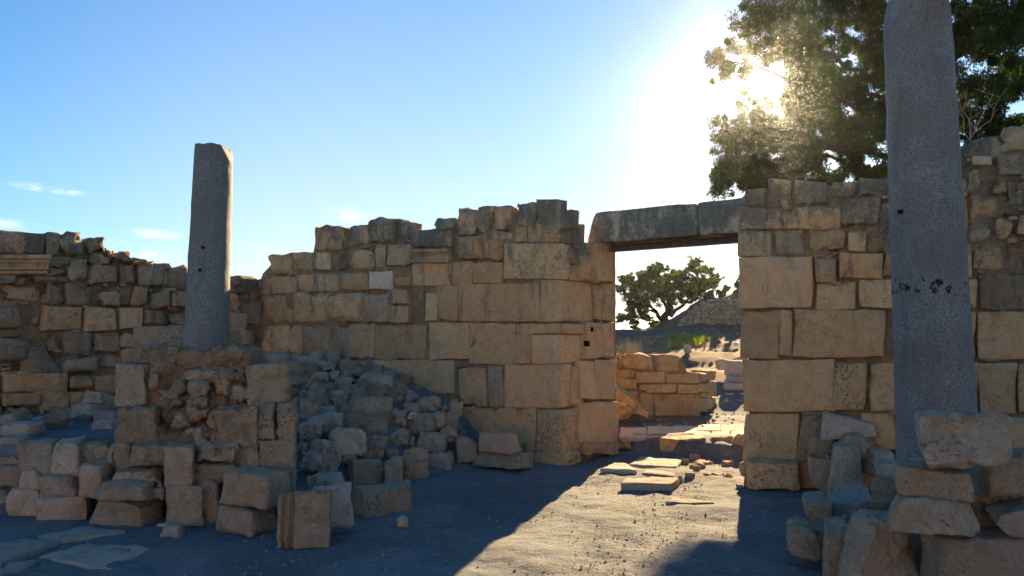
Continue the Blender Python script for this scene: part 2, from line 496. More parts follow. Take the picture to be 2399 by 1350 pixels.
M['litter'] = plain('white plastic litter', rgb(.78, .78, .76), rgb(.85, .85, .84), 8, .5)

def leaf_mat(name, c1, c2, tr):
    m = bpy.data.materials.new(name); m.use_nodes = True; m.node_tree.nodes.clear(); k = N(m.node_tree)
    p = k.n('ShaderNodeNewGeometry').outputs['Position']
    n = k.noise(p, 1.3, 4, .6)
    c = k.mix(k.ramp(n, .35, .65), c1, c2)
    d_ = k.n('ShaderNodeBsdfDiffuse'); k.L.new(c, d_.inputs[0])
    t_ = k.n('ShaderNodeBsdfTranslucent'); k.L.new(k.mix(1.0, c, rgb(1.5, 1.7, .7), 'MULTIPLY'), t_.inputs[0])
    mx = k.n('ShaderNodeMixShader'); mx.inputs[0].default_value = tr
    k.L.new(d_.outputs[0], mx.inputs[1]); k.L.new(t_.outputs[0], mx.inputs[2])
    o = k.n('ShaderNodeOutputMaterial'); k.L.new(mx.outputs[0], o.inputs[0])
    return m
M['cypress'] = leaf_mat('dark evergreen leaves', rgb(.022, .042, .012), rgb(.045, .07, .018), .22)
M['olive'] = leaf_mat('olive leaves', rgb(.055, .075, .03), rgb(.11, .12, .045), .35)
M['grass'] = leaf_mat('fresh green grass', rgb(.17, .20, .05), rgb(.30, .28, .08), .4)
M['cactus'] = leaf_mat('cactus pads', rgb(.07, .12, .04), rgb(.12, .16, .05), .1)

# ------------------------------------------------------------------ ground
def axis(parts):
    out = [parts[0][0]]
    for a, b, st in parts:
        n = max(1, int(round((b - a) / st)))
        out += list(np.linspace(a, b, n + 1)[1:])
    return np.array(out)

xs = axis([(-4000, -400, 900), (-400, -60, 60), (-60, -15, 5), (-15, -6, .5), (-6, -3.2, .12), (-3.2, 4.0, .034), (4.0, 9, .12), (9, 22, .6), (22, 60, 4), (60, 400, 60), (400, 4000, 900)])
ys = axis([(-4000, -400, 900), (-400, -40, 60), (-40, 0, 4), (0, 4.2, .3), (4.2, 9.6, .034), (9.6, 14, .08), (14, 38, .25), (38, 90, 2.5), (90, 400, 40), (400, 4000, 600)])
GX, GY = np.meshgrid(xs, ys)
gx, gy = GX.ravel(), GY.ravel()
gz = terrain(gx, gy)
p3 = np.stack([gx, gy, np.zeros_like(gx)], 1)
near = sst(-np.hypot(gx, gy - 6), -60, -20)
court = sst(-np.hypot(gx, gy - 7), -9, -6)
gz = gz + near * (.02 * fbm(p3, 1.3, 3, 3)) + court * (.008 * fbm(p3, 5.5, 3, 9) + .0055 * np.clip(fbm(p3, 11.0, 2, 21), -.2, 1)) \
     + sst(gy, 14, 18) * sst(-gy, -60, -40) * .10 * fbm(p3, .9, 4, 31)
nx_, ny_ = len(xs), len(ys)
idx = np.arange(nx_ * ny_).reshape(ny_, nx_)
fq = np.stack([idx[:-1, :-1], idx[:-1, 1:], idx[1:, 1:], idx[1:, :-1]], -1).reshape(-1, 4)

def big_mesh(name, V, Fq, mats, smooth=True, parent=None, origin=(0, 0, 0)):
    V = np.asarray(V, np.float32) - np.asarray(origin, np.float32)
    me = bpy.data.meshes.new(name)
    k = Fq.shape[1]
    me.vertices.add(len(V)); me.loops.add(Fq.size); me.polygons.add(len(Fq))
    me.vertices.foreach_set('co', V.ravel())
    me.loops.foreach_set('vertex_index', Fq.ravel().astype(np.int32))
    me.polygons.foreach_set('loop_start', np.arange(0, Fq.size, k, dtype=np.int32))
    me.polygons.foreach_set('use_smooth', np.full(len(Fq), smooth))
    me.update(calc_edges=True); me.validate()
    me.materials.append(mats)
    o = bpy.data.objects.new(name, me); COL.objects.link(o)
    if parent is not None: o.parent = parent
    else: o.location = origin
    return o

gr = big_mesh('ground', np.stack([gx, gy, gz], 1), fq, M['ground'])
gr['kind'] = 'structure'

def water():
    m, k, b = pbr('sea water')
    b.inputs['Base Color'].default_value = rgb(.03, .09, .14); b.inputs['Roughness'].default_value = .25
    b.inputs['Specular IOR Level'].default_value = .5
    p = k.n('ShaderNodeNewGeometry').outputs['Position']
    bump(k, b, (k.noise(p, .3, 4, .6), .4, .5))
    return m
sea = new_obj('sea', [(-9000, 55, -11), (9000, 55, -11), (9000, 16000, -11), (-9000, 16000, -11)], [(0, 1, 2, 3)], water())
sea['kind'] = 'structure'

# ------------------------------------------------------------------ masonry
MAT = {'s': 'smooth', 't': 'pitted', 'p': 'pale', 'k': 'pink', 'd': 'dark', 'r': 'rough', 'm': 'mortar', 'g': 'golden', 'n': 'stone', 'f': 'field', 'y': 'grey', 'l': 'lintel'}
seed_ctr = [100]
def nseed():
    seed_ctr[0] += 1; return seed_ctr[0]

STONE_LABEL = {'pale': 'pale freshly cut stone', 'pitted': 'stone riddled with small pits', 'dark': 'stone blackened by lichen'}
def wall_stones(text, plane, root, depth=.34, defmat='n', joint=.008, cell=.06, amp=.018, name='stone_block', rr=.022, jit=.035, chink=.38):
    """each line: source x0 y0 x1 y1 [flags [offset]] ; flags: material letter, b = bulging round face, w = protruding, i = recessed, 8 = quad"""
    P, n = plane
    along = np.array([-n[1], n[0], 0.0])
    if np.dot(along, np.array([1, 0, 0])) < 0: along = -along
    for line in text.strip().splitlines():
        t = line.split('#')[0].split()
        if not t: continue
        src = t[0]; nums = []; fl = ''
        for w in t[1:]:
            try: nums.append(float(w))
            except ValueError: fl += w
        sd = nseed(); lr = np.random.default_rng(sd)
        off = lr.uniform(-.018, .03)
        if len(nums) in (5, 9): off += nums.pop() * .01
        q = rect(*nums, j=jit, lr=lr) if len(nums) == 4 else nums
        if 'w' in fl: off += .05
        if 'i' in fl: off -= .06
        Q = quad_on(src, q, plane, off)
        cen = sum(Q) / 4
        Q = [v + (cen - v) / max(np.linalg.norm(cen - v), 1e-6) * joint for v in Q]
        # skewed a little out of the wall's plane, as old masonry is
        Q = [v + n * lr.normal(0, .007) for v in Q]
        mt = next((MAT[c] for c in fl if c in MAT), MAT[defmat])
        r_ = rr; a_ = amp
        if 'b' in fl: r_, a_ = rr * 3.6, amp * 1.7
        if mt in ('smooth', 'pale'): r_, a_ = rr * .6, amp * .6
        if mt in ('mortar', 'rough'): a_ = amp * 1.7; r_ = rr * 1.5
        V, Fs = block(hexa_from_quad(Q, -n * depth), r=r_, cell=cell, amp=a_, freq=4.5, seed=sd, chip=.8, rough=.5, erode=a_ * 2.4)
        so_ = new_obj(name, V, Fs, M[mt], root, root.location)
        if mt in STONE_LABEL: so_['label'] = STONE_LABEL[mt]
        if lr.random() < chink:
            # a small stone wedged into the joint under it
            t_ = lr.uniform(.05, .85); p_ = Q[3] + (Q[2] - Q[3]) * t_
            w_, h_ = lr.uniform(.05, .14), lr.uniform(.025, .05)
            c_ = np.zeros((2, 2, 2, 3))
            for a in (0, 1):
                for b in (0, 1):
                    for e in (0, 1):
                        c_[a, b, e] = p_ + along * (a * w_) - n * (b * .1 + .004 - .012 * lr.random()) + np.array([0, 0, (e - .62) * h_ + lr.uniform(-.006, .006)])
            V, Fs = block(c_, r=.018, cell=.025, amp=.008, freq=14, seed=sd + 7000, cuts=3, rough=.5)
            new_obj('chinking_stone', V, Fs, M['rough' if lr.random() < .6 else 'field'], root, root.location)

def wall_core(name, profile, plane, root, z0, inset, thick, mat, step=.09, amp=.03):
    """rubble and mortar body: profile is a list of photo points along its top"""
    P, n = plane
    pts = np.array([onp(x, y, plane, -inset) for x, y in profile])
    along = pts[-1] - pts[0]; along[2] = 0; Ltot = np.linalg.norm(along); along /= Ltot
    sv = (pts - pts[0]) @ along
    ss = np.arange(0, Ltot + step * .5, step); ss[-1] = Ltot
    top = np.interp(ss, sv, pts[:, 2])
    nr = 26
    V = []; base = pts[0].copy(); base[2] = 0
    cols = len(ss)
    tv = np.linspace(0, 1, nr)
    rows = [('f', t) for t in tv] + [('t', t) for t in (.33, .66)] + [('b', t) for t in tv[::-1][::3]]
    for kind, t in rows:
        for s_, h_ in zip(ss, top):
            o = base + along * s_
            if kind == 'f': o = o + np.array([0, 0, z0 + (h_ - z0) * t])
            elif kind == 't': o = o - n * (thick * t) + np.array([0, 0, h_])
            else: o = o - n * thick + np.array([0, 0, z0 + (h_ - z0) * t])
            V.append(o)
    V = np.array(V)
    V = V + (n * (amp * fbm(V, 6.0, 4, 5))[:, None])
    V[:, 2] += amp * .8 * fbm(V, 5.0, 3, 8) * (V[:, 2] > z0 + .1)
    R = len(rows); Fs = []
    for r_ in range(R - 1):
        for c_ in range(cols - 1):
            a = r_ * cols + c_
            Fs.append((a, a + 1, a + cols + 1, a + cols))
    Fs.append(tuple(r_ * cols for r_ in range(R)))
    Fs.append(tuple(r_ * cols + cols - 1 for r_ in range(R))[::-1])
    return new_obj(name, V, Fs, M[mat], root, root.location)

# ---- gate wall, left of the doorway
b0 = onp(1000, 1000, GATE); b0[2] = 0
gl = empty('gateway_wall', b0, 'long tan limestone block wall with a stepped broken top, left of the doorway', 'wall')
wall_core('mortar_core', [(560, 660), (606, 655), (640, 612), (735, 600), (740, 545), (800, 540), (930, 530), (960, 545), (1050, 540), (1080, 510), (1200, 500), (1300, 495), (1312, 540)], GATE, gl, -.1, .05, .62, 'mortar', amp=.04)
wall_stones('''
3 75 430 245 570 b
3 238 420 325 545
3 318 425 395 545 d
3 388 425 490 540
3 490 432 592 535 mb
3 378 248 592 415 b
3 592 235 748 395 dmb
3 735 198 925 360 bd
3 905 208 1010 372 bd
3 1005 268 1282 405 db
3 1165 203 1325 275 dbi
3 1318 130 1455 132 1450 320 1300 320 8db
3 1443 122 1560 112 1560 300 1443 300 8b
3 1552 108 1670 104 1688 292 1545 292 8b
3 1683 85 1842 252 bd
3 1700 252 1785 365
3 1505 285 1705 345 dmi
3 1300 318 1482 472 bw
3 1484 333 1612 476 b
3 1610 350 1672 472 mi
3 1282 280 1312 480 mi
3 612 392 780 532 b
3 778 372 856 535 b
3 856 370 1012 512 s
3 590 340 748 395 dmi
3 1018 495 1285 645 s
3 1285 485 1425 645 s
3 1420 495 1622 632 sd
3 28 597 98 702
3 98 580 266 698
3 264 575 386 682
3 384 565 555 682
3 553 558 737 675
3 735 548 892 672 p -1
3 898 580 1012 655
3 50 705 242 892 b
3 230 690 482 902 b
3 455 693 690 882 bw
3 688 703 882 892 bkw
3 862 665 1002 767 s
3 873 780 1003 892 n
3 1000 652 1118 882 m -2
3 1112 690 1192 880 s
3 1190 645 1332 872 s
3 1330 623 1868 888 s
3 28 900 302 1118 b
3 295 900 622 1138 rb
3 613 893 772 1118 n
3 750 905 1124 1136 n
3 705 893 778 940 mi
3 1130 883 1402 1138 s
3 1400 895 1712 1165 s
3 1705 962 1802 1162 s
3 575 1135 882 1320 n
3 868 1138 1300 1362 s
4 1278 160 1372 210 m
4 1278 215 1305 390 mi
4 1300 205 1467 430 n
4 1465 192 1572 440 r
4 900 385 1300 620 n
4 1318 430 1412 610 n
4 1400 440 1760 705 s
4 1330 700 1760 810 n -1
3 -10 1118 300 1320 n
3 295 1138 580 1330 n
''', GATE, gl, joint=.006)
# carved moulding reused in the wall
def prism_on(name, src, x0, x1, prof, plane, root, mat):
    """a moulding: prof lists (y in the zoomed picture, metres out of the wall)"""
    n = plane[1]; V = []; m_ = 14
    for i in range(m_ + 1):
        x = x0 + (x1 - x0) * i / m_
        for yy, o in prof:
            w_ = .0025 * math.sin(i * 2.3 + yy)
            V.append(onp(*px(src, x, yy), plane, 0) + n * (o + w_))
        V.append(onp(*px(src, x, prof[-1][0]), plane, 0) - n * .2)
        V.append(onp(*px(src, x, prof[0][0]), plane, 0) - n * .2)
    k_ = len(prof) + 2; Fs = []
    for i in range(m_):
        for j in range(k_):
            a, b = i * k_ + j, i * k_ + (j + 1) % k_
            Fs.append((a, b, b + k_, a + k_))
    Fs.append(tuple(range(k_))[::-1]); Fs.append(tuple(m_ * k_ + j for j in range(k_)))
    return new_obj(name, V, Fs, M[mat], root, root.location, smooth=False)
mo = prism_on('carved_moulding', '3', 1028, 1282, [(402, .02), (408, .085), (425, .088), (430, .055), (440, .05), (447, .035), (470, .03), (478, .055), (492, .05), (497, .01)], GATE, gl, 'smooth')
tag(mo, 'small carved moulding strip set in the plastered part of the wall')
# the mortared corner towards the doorway: blocks with a face in the court and a face in the passage
def corner_block(src, x0, y0, xc, y1, x1, yb0, yb1, mat, dy=0.0):
    sd = nseed(); lr = np.random.default_rng(sd); off = lr.uniform(-.008, .012)
    TL = onp(*px(src, x0, y0 + dy), GATE, off); TR = onp(*px(src, xc, y0), GATE, off)
    BR = onp(*px(src, xc, y1), GATE, off); BL = onp(*px(src, x0, y1 + dy), GATE, off)
    KT = onp(*px(src, x1, yb0), REVEAL, 0); KB = onp(*px(src, x1, yb1), REVEAL, 0)
    c = np.zeros((2, 2, 2, 3)); dep = .55
    c[0, 0, 0], c[1, 0, 0], c[0, 0, 1], c[1, 0, 1] = BL, BR, TL, TR
    c[0, 1, 0], c[0, 1, 1] = BL - NV * dep, TL - NV * dep
    c[1, 1, 0], c[1, 1, 1] = KB, KT
    cen = c.reshape(-1, 3).mean(0)
    c = c + (cen - c) * .012
    V, Fs = block(c, r=.022, cell=.06, amp=.010, freq=4.5, seed=sd, chip=.8)
    return new_obj('corner_block', V, Fs, M[mat], gl, gl.location)
corner_block('3', 1842, 72, 2000, 240, 2052, 85, 238, 'dark')
corner_block('3', 1787, 230, 1985, 362, 2175, 235, 380, 'stone')
corner_block('3', 1622, 365, 1995, 605, 2072, 378, 612, 'pitted')
corner_block('3', 1868, 605, 2008, 887, 2222, 620, 885, 'smooth')
corner_block('3', 1705, 895, 2078, 965, 2182, 905, 962, 'stone')
corner_block('3', 1800, 968, 2008, 1165, 2152, 970, 1140, 'smooth')
corner_block('4', 1575, 185, 1915, 442, 1972, 180, 430, 'smooth')
corner_block('4', 1762, 450, 1920, 712, 2052, 432, 690, 'pitted')
corner_block('4', 1748, 702, 1930, 790, 2030, 690, 765, 'stone')
# the passage side and the jamb
wall_stones('''
3 2028 140 2148 272 rd
3 2072 385 2160 500 rd
3 2072 500 2165 610 n
3 2222 620 2262 885 n -6
3 2150 905 2196 1140 s
3 2150 1140 2200 1200 m
4 1970 178 2050 425 n
4 2050 430 2085 640 s -5
''', REVEAL, gl, depth=.4, cell=.06)
wall_stones('''
5 52 452 238 697 sd 8
5 115 706 249 955 t 5
5 62 960 250 1190 s 5
5 25 1196 120 1448 s 4
5 118 1192 256 1448 s 5
6 20 342 246 585 s 5
6 52 582 246 655 n 6
''', REVEAL, gl, depth=.5, cell=.06, name='jamb_block')
wall_core('mortar_core', [(1330, 575), (1441, 575)], REVEAL, gl, -.1, .05, .45, 'mortar', amp=.01)
# square door bolt sockets, their inner shade painted as near-black blocks
def socket(src, x0, y0, x1, y1, plane, root, off=.055):
    Q = quad_on(src, rect(x0, y0, x1, y1), plane, off + .012)
    V, Fs = block(hexa_from_quad(Q, -plane[1] * .06), r=.004, cell=.05, amp=0.0)
    return new_obj('socket', V, Fs, M['hole_shade'], root, root.location)
socket('5', 62, 1076, 86, 1112, REVEAL, gl)
socket('5', 100, 990, 111, 1018, REVEAL, gl)

# ---- gate wall, right of the doorway
b1 = onp(2000, 1000, GATE); b1[2] = 0
gw = empty('gateway_wall', b1, 'tall wall of large golden blocks right of the doorway, behind the thick column', 'wall')
wall_core('mortar_core', [(1745, 470), (1790, 455), (1800, 440), (1930, 432), (1945, 440), (2010, 428), (2085, 418), (2160, 390), (2250, 340), (2345, 318), (2420, 305), (2750, 250)], GATE, gw, -.1, .055, 1.0, 'mortar', amp=.05)
wall_stones('''
7 104 156 252 148 254 300 84 302 8db
7 248 98 402 290 n
7 415 108 626 265 d
7 622 112 800 215 dmb
7 790 82 1012 230 dmb
7 640 205 716 272 dmi
7 705 210 938 392 rb
7 930 235 1012 440 dmi
7 74 272 702 412 n
7 70 415 276 582 n
7 286 410 492 572 r
7 494 390 732 556 b
7 738 420 852 545 s
7 855 455 968 550 mi
7 968 440 1012 560 mi
7 82 572 540 895 s
7 540 572 676 737 nw
7 684 545 966 710 n
7 960 530 1020 692 b
7 535 552 612 580 m
7 546 732 792 902 s
7 802 715 1020 890 n
7 92 900 330 1198 n
7 325 900 406 1178 n
7 410 900 972 1190 nw
7 960 890 1024 1175 mi
7 415 882 500 910 mi
8 98 -22 690 306 s
8 682 0 892 312 tw
8 885 -5 1005 215 mi
8 905 -12 1075 312 n
7 605 1190 684 1222 m
8 106 310 458 618 n
8 458 308 645 640 rm
8 630 300 850 620 rm
8 845 310 1075 560 n
8 106 618 640 800 n -2
8 640 560 1075 800 n
7 1012 100 1240 250 nb
7 1235 70 1470 215 nb
7 1010 250 1200 440 n
7 1200 215 1475 360 n
7 1012 440 1260 560 n
7 1200 360 1490 490 n
7 1018 560 1240 720 n
7 1240 490 1505 700 n
7 1018 720 1525 900 n
7 1020 900 1530 1195 n
8 1070 -15 1600 320 n
8 1070 320 1600 560 n
8 1075 560 1890 820 n
7 1465 12 1552 182 b
7 1490 -42 1630 22 pw
7 1480 185 1668 352 b
7 1638 110 1712 192 b
7 1700 92 1830 282 b
7 1672 288 1764 338 mw
7 1495 370 1622 486 bk
7 1632 340 1742 476 b
7 1742 330 1790 470 mi
7 1768 300 1840 442 b
7 1500 486 1698 672 b
7 1702 475 1850 662 mi
7 1520 668 1850 905 m
7 1528 905 1850 1198 n
8 1592 0 1842 342 n
8 1838 5 2100 322 n
8 1600 345 2100 560 n
7 1440 -160 1672 -20 db
7 1664 -222 1880 -60 db
7 1640 -55 1880 92 rm
7 1560 22 1640 112 mi
7 1850 92 2080 300 b
7 1840 300 2080 480 n
7 1850 480 2200 700 n
7 1850 700 2250 905 n
7 1850 905 2250 1198 n
7 1870 -220 2150 90 db
''', GATE, gw, joint=.008, cell=.065)

# ---- unseen wall added behind the camera to bounce warm sunlight onto the stones
def bounce_wall():
    lr_ = np.random.default_rng(9); parts = []; z = 0.0
    base = np.array([-15.0, -9.5, 0.0])
    while z < 4.3:
        h_ = lr_.uniform(.38, .6); x = 0.0
        while x < 25:
            w_ = lr_.uniform(.6, 1.3)
            if z + h_ < 3.3 + .9 * math.sin(x * .5) + .4:
                c = np.zeros((2, 2, 2, 3))
                for a in (0, 1):
                    for b_ in (0, 1):
                        for e in (0, 1): c[a, b_, e] = base + np.array([x + a * (w_ - .012), -(1 - b_) * .6 + lr_.normal(0, .008), z + e * (h_ - .012)])
                parts.append(block(c, r=.025, cell=.2, amp=.012, seed=nseed()))
            x += w_
        z += h_
    V = []; Fs = []
    for v, f in parts:
        o_ = len(V); V += list(v); Fs += [tuple(i + o_ for i in q) for q in f]
    o = new_obj('bounce_wall', V, Fs, M['field'], None, base)
    tag(o, 'limestone block wall added unseen behind the camera to bounce warm sunlight', 'wall')
bounce_wall()

# ---- lintel with the steel beam under it
lb = atd(1590, 500, 9.2); lb[2] = 2.75
li = empty('door_lintel', lb, 'long lichened stone lintel spanning the doorway, cracked across and carried by a steel beam', 'lintel')
def lintel_piece(qs, sd, r=.05):
    Q = [onp(qs[i], qs[i + 1], LINT, 0) for i in (0, 2, 4, 6)]
    V, Fs = block(hexa_from_quad(Q, -NV * .5), r=r, cell=.06, amp=.008, freq=4, seed=sd, chip=.6, lim=26)
    return new_obj('lintel_stone', V, Fs, M['lintel'], li, li.location)
lintel_piece([1388, 497, 1633, 474, 1635, 552, 1372, 572], 31, .05)
lintel_piece([1633.2, 474, 1745, 462, 1745, 545, 1635.2, 552], 32, .03)
def steel_beam():
    a0, a1 = onp(1426, 574, LINT, -.06), onp(1750, 549, LINT, -.06)
    dirv = a1 - a0; hgt = .085
    prof = [(0, 0), (0, -.012), (.05, -.012), (.05, -hgt + .012), (0, -hgt + .012), (0, -hgt), (.13, -hgt), (.13, -hgt + .012), (.062, -hgt + .012), (.062, -.012), (.13, -.012), (.13, 0)]
    V = []; 
    for P_ in (a0, a0 + dirv):
        for b_, z_ in prof: V.append(P_ - NV * b_ + np.array([0, 0, z_]))
    k_ = len(prof); Fs = [(j, (j + 1) % k_, (j + 1) % k_ + k_, j + k_) for j in range(k_)]
    Fs += [tuple(range(k_))[::-1], tuple(range(k_, 2 * k_))]
    return new_obj('steel_beam', V, Fs, M['steel'], li, li.location, smooth=False)
steel_beam()

# ---- side wall at the left
b2 = onp(250, 950, SIDE); b2[2] = .5
sw = empty('side_wall', b2, 'rough limestone rubble wall at the left edge with a carved cornice block', 'wall')
wall_core('mortar_core', [(-230, 520), (0, 560), (105, 562), (240, 575), (262, 612), (330, 622), (420, 640), (540, 648), (612, 655)], SIDE, sw, .2, .10, .7, 'mortar', amp=.06)
wall_stones('''
1 -40 118 366 162 360 342 -40 326 8dr
1 365 162 478 150 472 345 365 345 8dr
1 470 128 690 132 700 347 500 347 8dbw
1 672 165 842 190 845 320 700 345 8db
1 358 350 562 402 m
1 352 402 552 502 r
1 540 358 708 536 bk
1 722 330 805 394 b
1 800 352 868 396 b
1 850 292 912 345 b
1 915 300 1045 356 b
1 870 345 960 398 mb
1 960 355 1050 392 mb
1 1040 362 1180 402 mb
1 1180 388 1240 415 b
1 1290 390 1352 420 b
1 710 395 962 570 b
1 957 388 1092 570 b
1 1090 405 1302 586 b
1 1308 414 1490 600 b
1 1490 430 1660 600 db
1 1655 450 1825 610 db
1 1820 498 2072 640 db
1 -60 488 132 545 b
1 130 490 282 566 b
1 285 500 540 545 m
1 18 550 362 706 nb
1 348 530 508 712 b
1 514 540 742 732 rb
1 745 560 860 640 mi
1 800 620 962 732 rb
1 915 580 1062 735 m
1 1058 575 1180 742 n
1 1180 594 1370 752 rb
1 1368 600 1500 748 n
1 1490 610 1650 750 n
1 1650 615 1825 770 n
1 1820 625 1896 772 n
1 1878 668 1942 776 b
1 1935 662 2090 882 b
1 2070 520 2140 640 b
1 352 740 664 932 n
1 672 740 936 932 n
1 944 740 1142 922 n
1 1140 760 1324 892 rb
1 1320 750 1490 892 r
1 1480 755 1660 900 n
1 1655 770 1830 905 n
1 1828 776 1962 916 k
1 -60 735 205 740 202 922 -60 922 8rbw
1 -60 928 190 988 rw
1 -60 985 240 1000 236 1150 -60 1160 8rbw
1 235 770 352 900 ri
1 225 905 380 1045 mi
1 383 950 478 1092 m
1 484 934 748 1146 rb
1 758 938 976 1118 rb
1 968 935 1080 1062 n
1 985 1060 1120 1192 n
1 1080 930 1320 1090 n
1 1320 900 1520 1090 n
1 1520 905 1910 1090 n
1 1908 916 2022 1088 n
1 -60 1160 102 1232 r
1 202 1040 392 1045 502 1272 152 1272 8r
1 505 1130 802 1262 r
1 800 1115 992 1244 r
1 990 1195 1300 1330 n
1 1300 1090 1700 1330 n
1 1700 1090 2040 1330 n
2 16 60 452 192 n
2 448 80 602 166 n
2 596 70 760 192 n
2 -40 60 18 200 n
2 16 186 276 278 n
2 264 180 466 345 n
2 -60 200 16 330 n
2 55 285 152 352 n
2 460 190 760 330 n
2 150 345 500 470 n
2 -60 330 55 470 n
''', SIDE, sw, depth=.4, defmat='r', joint=.012, cell=.085, amp=.026, rr=.042, jit=.06)
mo = prism_on('cornice_moulding', '1', -45, 356, [(328, .05), (335, .17), (362, .175), (372, .14), (392, .13), (400, .11), (432, .09), (445, .10), (455, .06), (478, .05), (484, .0)], SIDE, sw, 'smooth')
tag(mo, 'carved cornice moulding with straight fillets')

# ------------------------------------------------------------------ columns
def column(name, label, bx, by, z0, z1, r0, r1, lean, topfn, scoops, mat, seg=72, rows=90):
    root = np.array([bx, by, z0])
    zs = np.linspace(0, z1 - z0, rows); V = []
    for z in zs:
        t = z / (z1 - z0); r = r0 + (r1 - r0) * t
        if t < .02: r *= 1.0
        for k in range(seg):
            a = 2 * math.pi * k / seg
            x, y = r * math.cos(a), r * math.sin(a)
            V.append((x + lean * t, y, min(z, topfn(x, y))))
    nring = 6
    for q in range(1, nring + 1):
        f = 1 - q / nring
        for k in range(seg):
            a = 2 * math.pi * k / seg
            x, y = r1 * f * math.cos(a), r1 * f * math.sin(a)
            V.append((x + lean, y, topfn(x, y)))
    V = np.array(V, float)
    for (c, R) in scoops:
        dv = V - np.array(c); ln = np.linalg.norm(dv, axis=1)
        ins = ln < R
        V[ins] = np.array(c) + dv[ins] / np.maximum(ln[ins], 1e-6)[:, None] * R
    V += (fbm(V, 7, 4, 3) * .004)[:, None] * np.stack([V[:, 0], V[:, 1], V[:, 2] * 0], 1) / r0
    edge = V[:, 2] > (z1 - z0) - .5
    V[edge, 2] += .012 * fbm(V[edge], 14, 3, 4)
    R_ = rows + nring; Fs = []
    for i in range(R_ - 1):
        for k in range(seg):
            a, b = i * seg + k, i * seg + (k + 1) % seg
            Fs.append((a, b, b + seg, a + seg))
    o = new_obj(name, V + root, Fs, M[mat], None, root)
    return tag(o, label, 'column')

def peg_hole(colobj, p, nrm, r):  # flat near-black disc on the shaft, painting the shade inside a hole
    nrm = np.array(nrm, float); nrm /= np.linalg.norm(nrm)
    t = np.cross(nrm, (0, 0, 1)); t /= np.linalg.norm(t); u = np.cross(t, nrm)
    V = [p + nrm * .004]; k_ = 12
    for ring, off in ((1.0, .004), (1.15, -.02)):
        for k in range(k_): V.append(p + (t * math.cos(k * 2 * math.pi / k_) + u * math.sin(k * 2 * math.pi / k_)) * r * ring + nrm * off)
    Fs = [(0, 1 + k, 1 + (k + 1) % k_) for k in range(k_)] + [(1 + k, 1 + k_ + k, 1 + k_ + (k + 1) % k_, 1 + (k + 1) % k_) for k in range(k_)]
    return new_obj('peg_hole', V, Fs, M['hole_shade'], colobj, colobj.location)

CLX = ray(487, 600)[0] * 7.0
def top_l(x, y):
    return 2.105 - .006 * math.sin(19 * x + 13 * y) - max(0, (x - .115)) * 2.6 - max(0, -x - .15) * 1.4 - .25 * max(0, -y - .11)
c1 = column('granite_column', 'slim grey granite column with a chipped top, standing on the rubble pedestal', CLX, 7.0, 1.31, 3.44, .206, .176, .035, top_l, [], 'granite_plain')
for X, Y in ((475, 580), (468, 633)):
    p = atd(X, Y, 6.8); dx_, dz_ = p[0] - CLX, 0
    rr_ = .195; yy = -math.sqrt(max(rr_ ** 2 - dx_ ** 2, 0))
    p = np.array([p[0], 7.0 + yy, p[2]]); peg_hole(c1, p, (dx_, yy, 0), .016)
CRX, CRY = ray(2193, 900)[0] * 5.0, 5.0
def top_r(x, y):
    # a broken crest, high in the middle, falling away at both sides
    h = 4.05 - max(0, -x - .10) * 2.6 - max(0, x - .02) * 1.55
    return h + .03 * math.sin(11 * x + 5 * y)
c2 = column('granite_column', 'thick grey granite column at the right with a broken top and black stain spots', CRX, CRY, 0.0, 4.05, .258, .207, -.045, top_r,
            [((.06, -.52, 3.68), .40), ((.17, -.34, 3.86), .2)], 'granite')
p = atd(2110, 495, 4.9); dx_ = p[0] - (CRX - .04); yy = -math.sqrt(max(.232 ** 2 - dx_ ** 2, 0.0))
peg_hole(c2, np.array([p[0], CRY + yy, p[2]]), (dx_, yy, 0), .014)

# ------------------------------------------------------------------ pedestal of the left column
pe = empty('column_pedestal', atd(480, 1228, 6.6) * np.array([1, 1, 0]), 'stepped pedestal of crumbling rubble and cut blocks under the slim granite column', 'pedestal')
def ped(x0, y0, x1, y1, d, dep, mat='rough', r=.03, amp=.018, sh=(0, 0), name='stone_block', cuts=0, src='A'):
    sd = nseed(); lr = np.random.default_rng(sd)
    q = rect(x0, y0, x1, y1, .03, lr)
    Q = [atd(*px(src, q[i], q[i + 1]), d) for i in (0, 2, 4, 6)]
    c = hexa_from_quad(Q, np.array([sh[0] - .28 * dep, dep, sh[1]]))
    V, Fs = block(c, r=r, cell=.026, amp=amp * 1.5, freq=7, seed=sd, chip=.9, cuts=cuts, rough=.6, lim=26, erode=.05 if mat == 'rough' else .02)
    return new_obj(name, V, Fs, M[mat], pe, pe.location)
# body: a lumpy rubble mass, three steps high
def rubble_body(x0, y0, x1, y1, d, dep, sd, amp=.05):
    Q = [atd(*px('A', *c_), d) for c_ in ((x0, y0), (x1, y0), (x1, y1), (x0, y1))]
    V, Fs = block(hexa_from_quad(Q, np.array([0, dep, 0])), r=.07, cell=.022, amp=amp, freq=7, seed=sd, chip=.9, rough=.55, lim=44)
    return new_obj('rubble_core', V, Fs, M['mortar'], pe, pe.location)
rubble_body(262, 300, 900, 900, 6.70, .9, 41)
rubble_body(280, 225, 790, 520, 6.78, .7, 44, .06)
rubble_body(268, 205, 885, 330, 6.73, .5, 45, .03)
rubble_body(170, 690, 900, 1100, 6.48, .9, 42, .035)
rubble_body(330, 470, 720, 800, 6.60, .5, 43, .06)
ped(183, 65, 502, 290, 7.32, .4, 'field', .02, .008)
ped(770, 76, 852, 260, 7.30, .35, 'field', .02, .008)
ped(70, 300, 258, 552, 6.62, .3, 'field', .02, .008, sh=(.05, 0))
ped(250, 200, 450, 300, 6.72, .3, 'rough', .05, .03)
ped(878, 300, 1135, 536, 6.55, .55, 'rough', .025, .016)
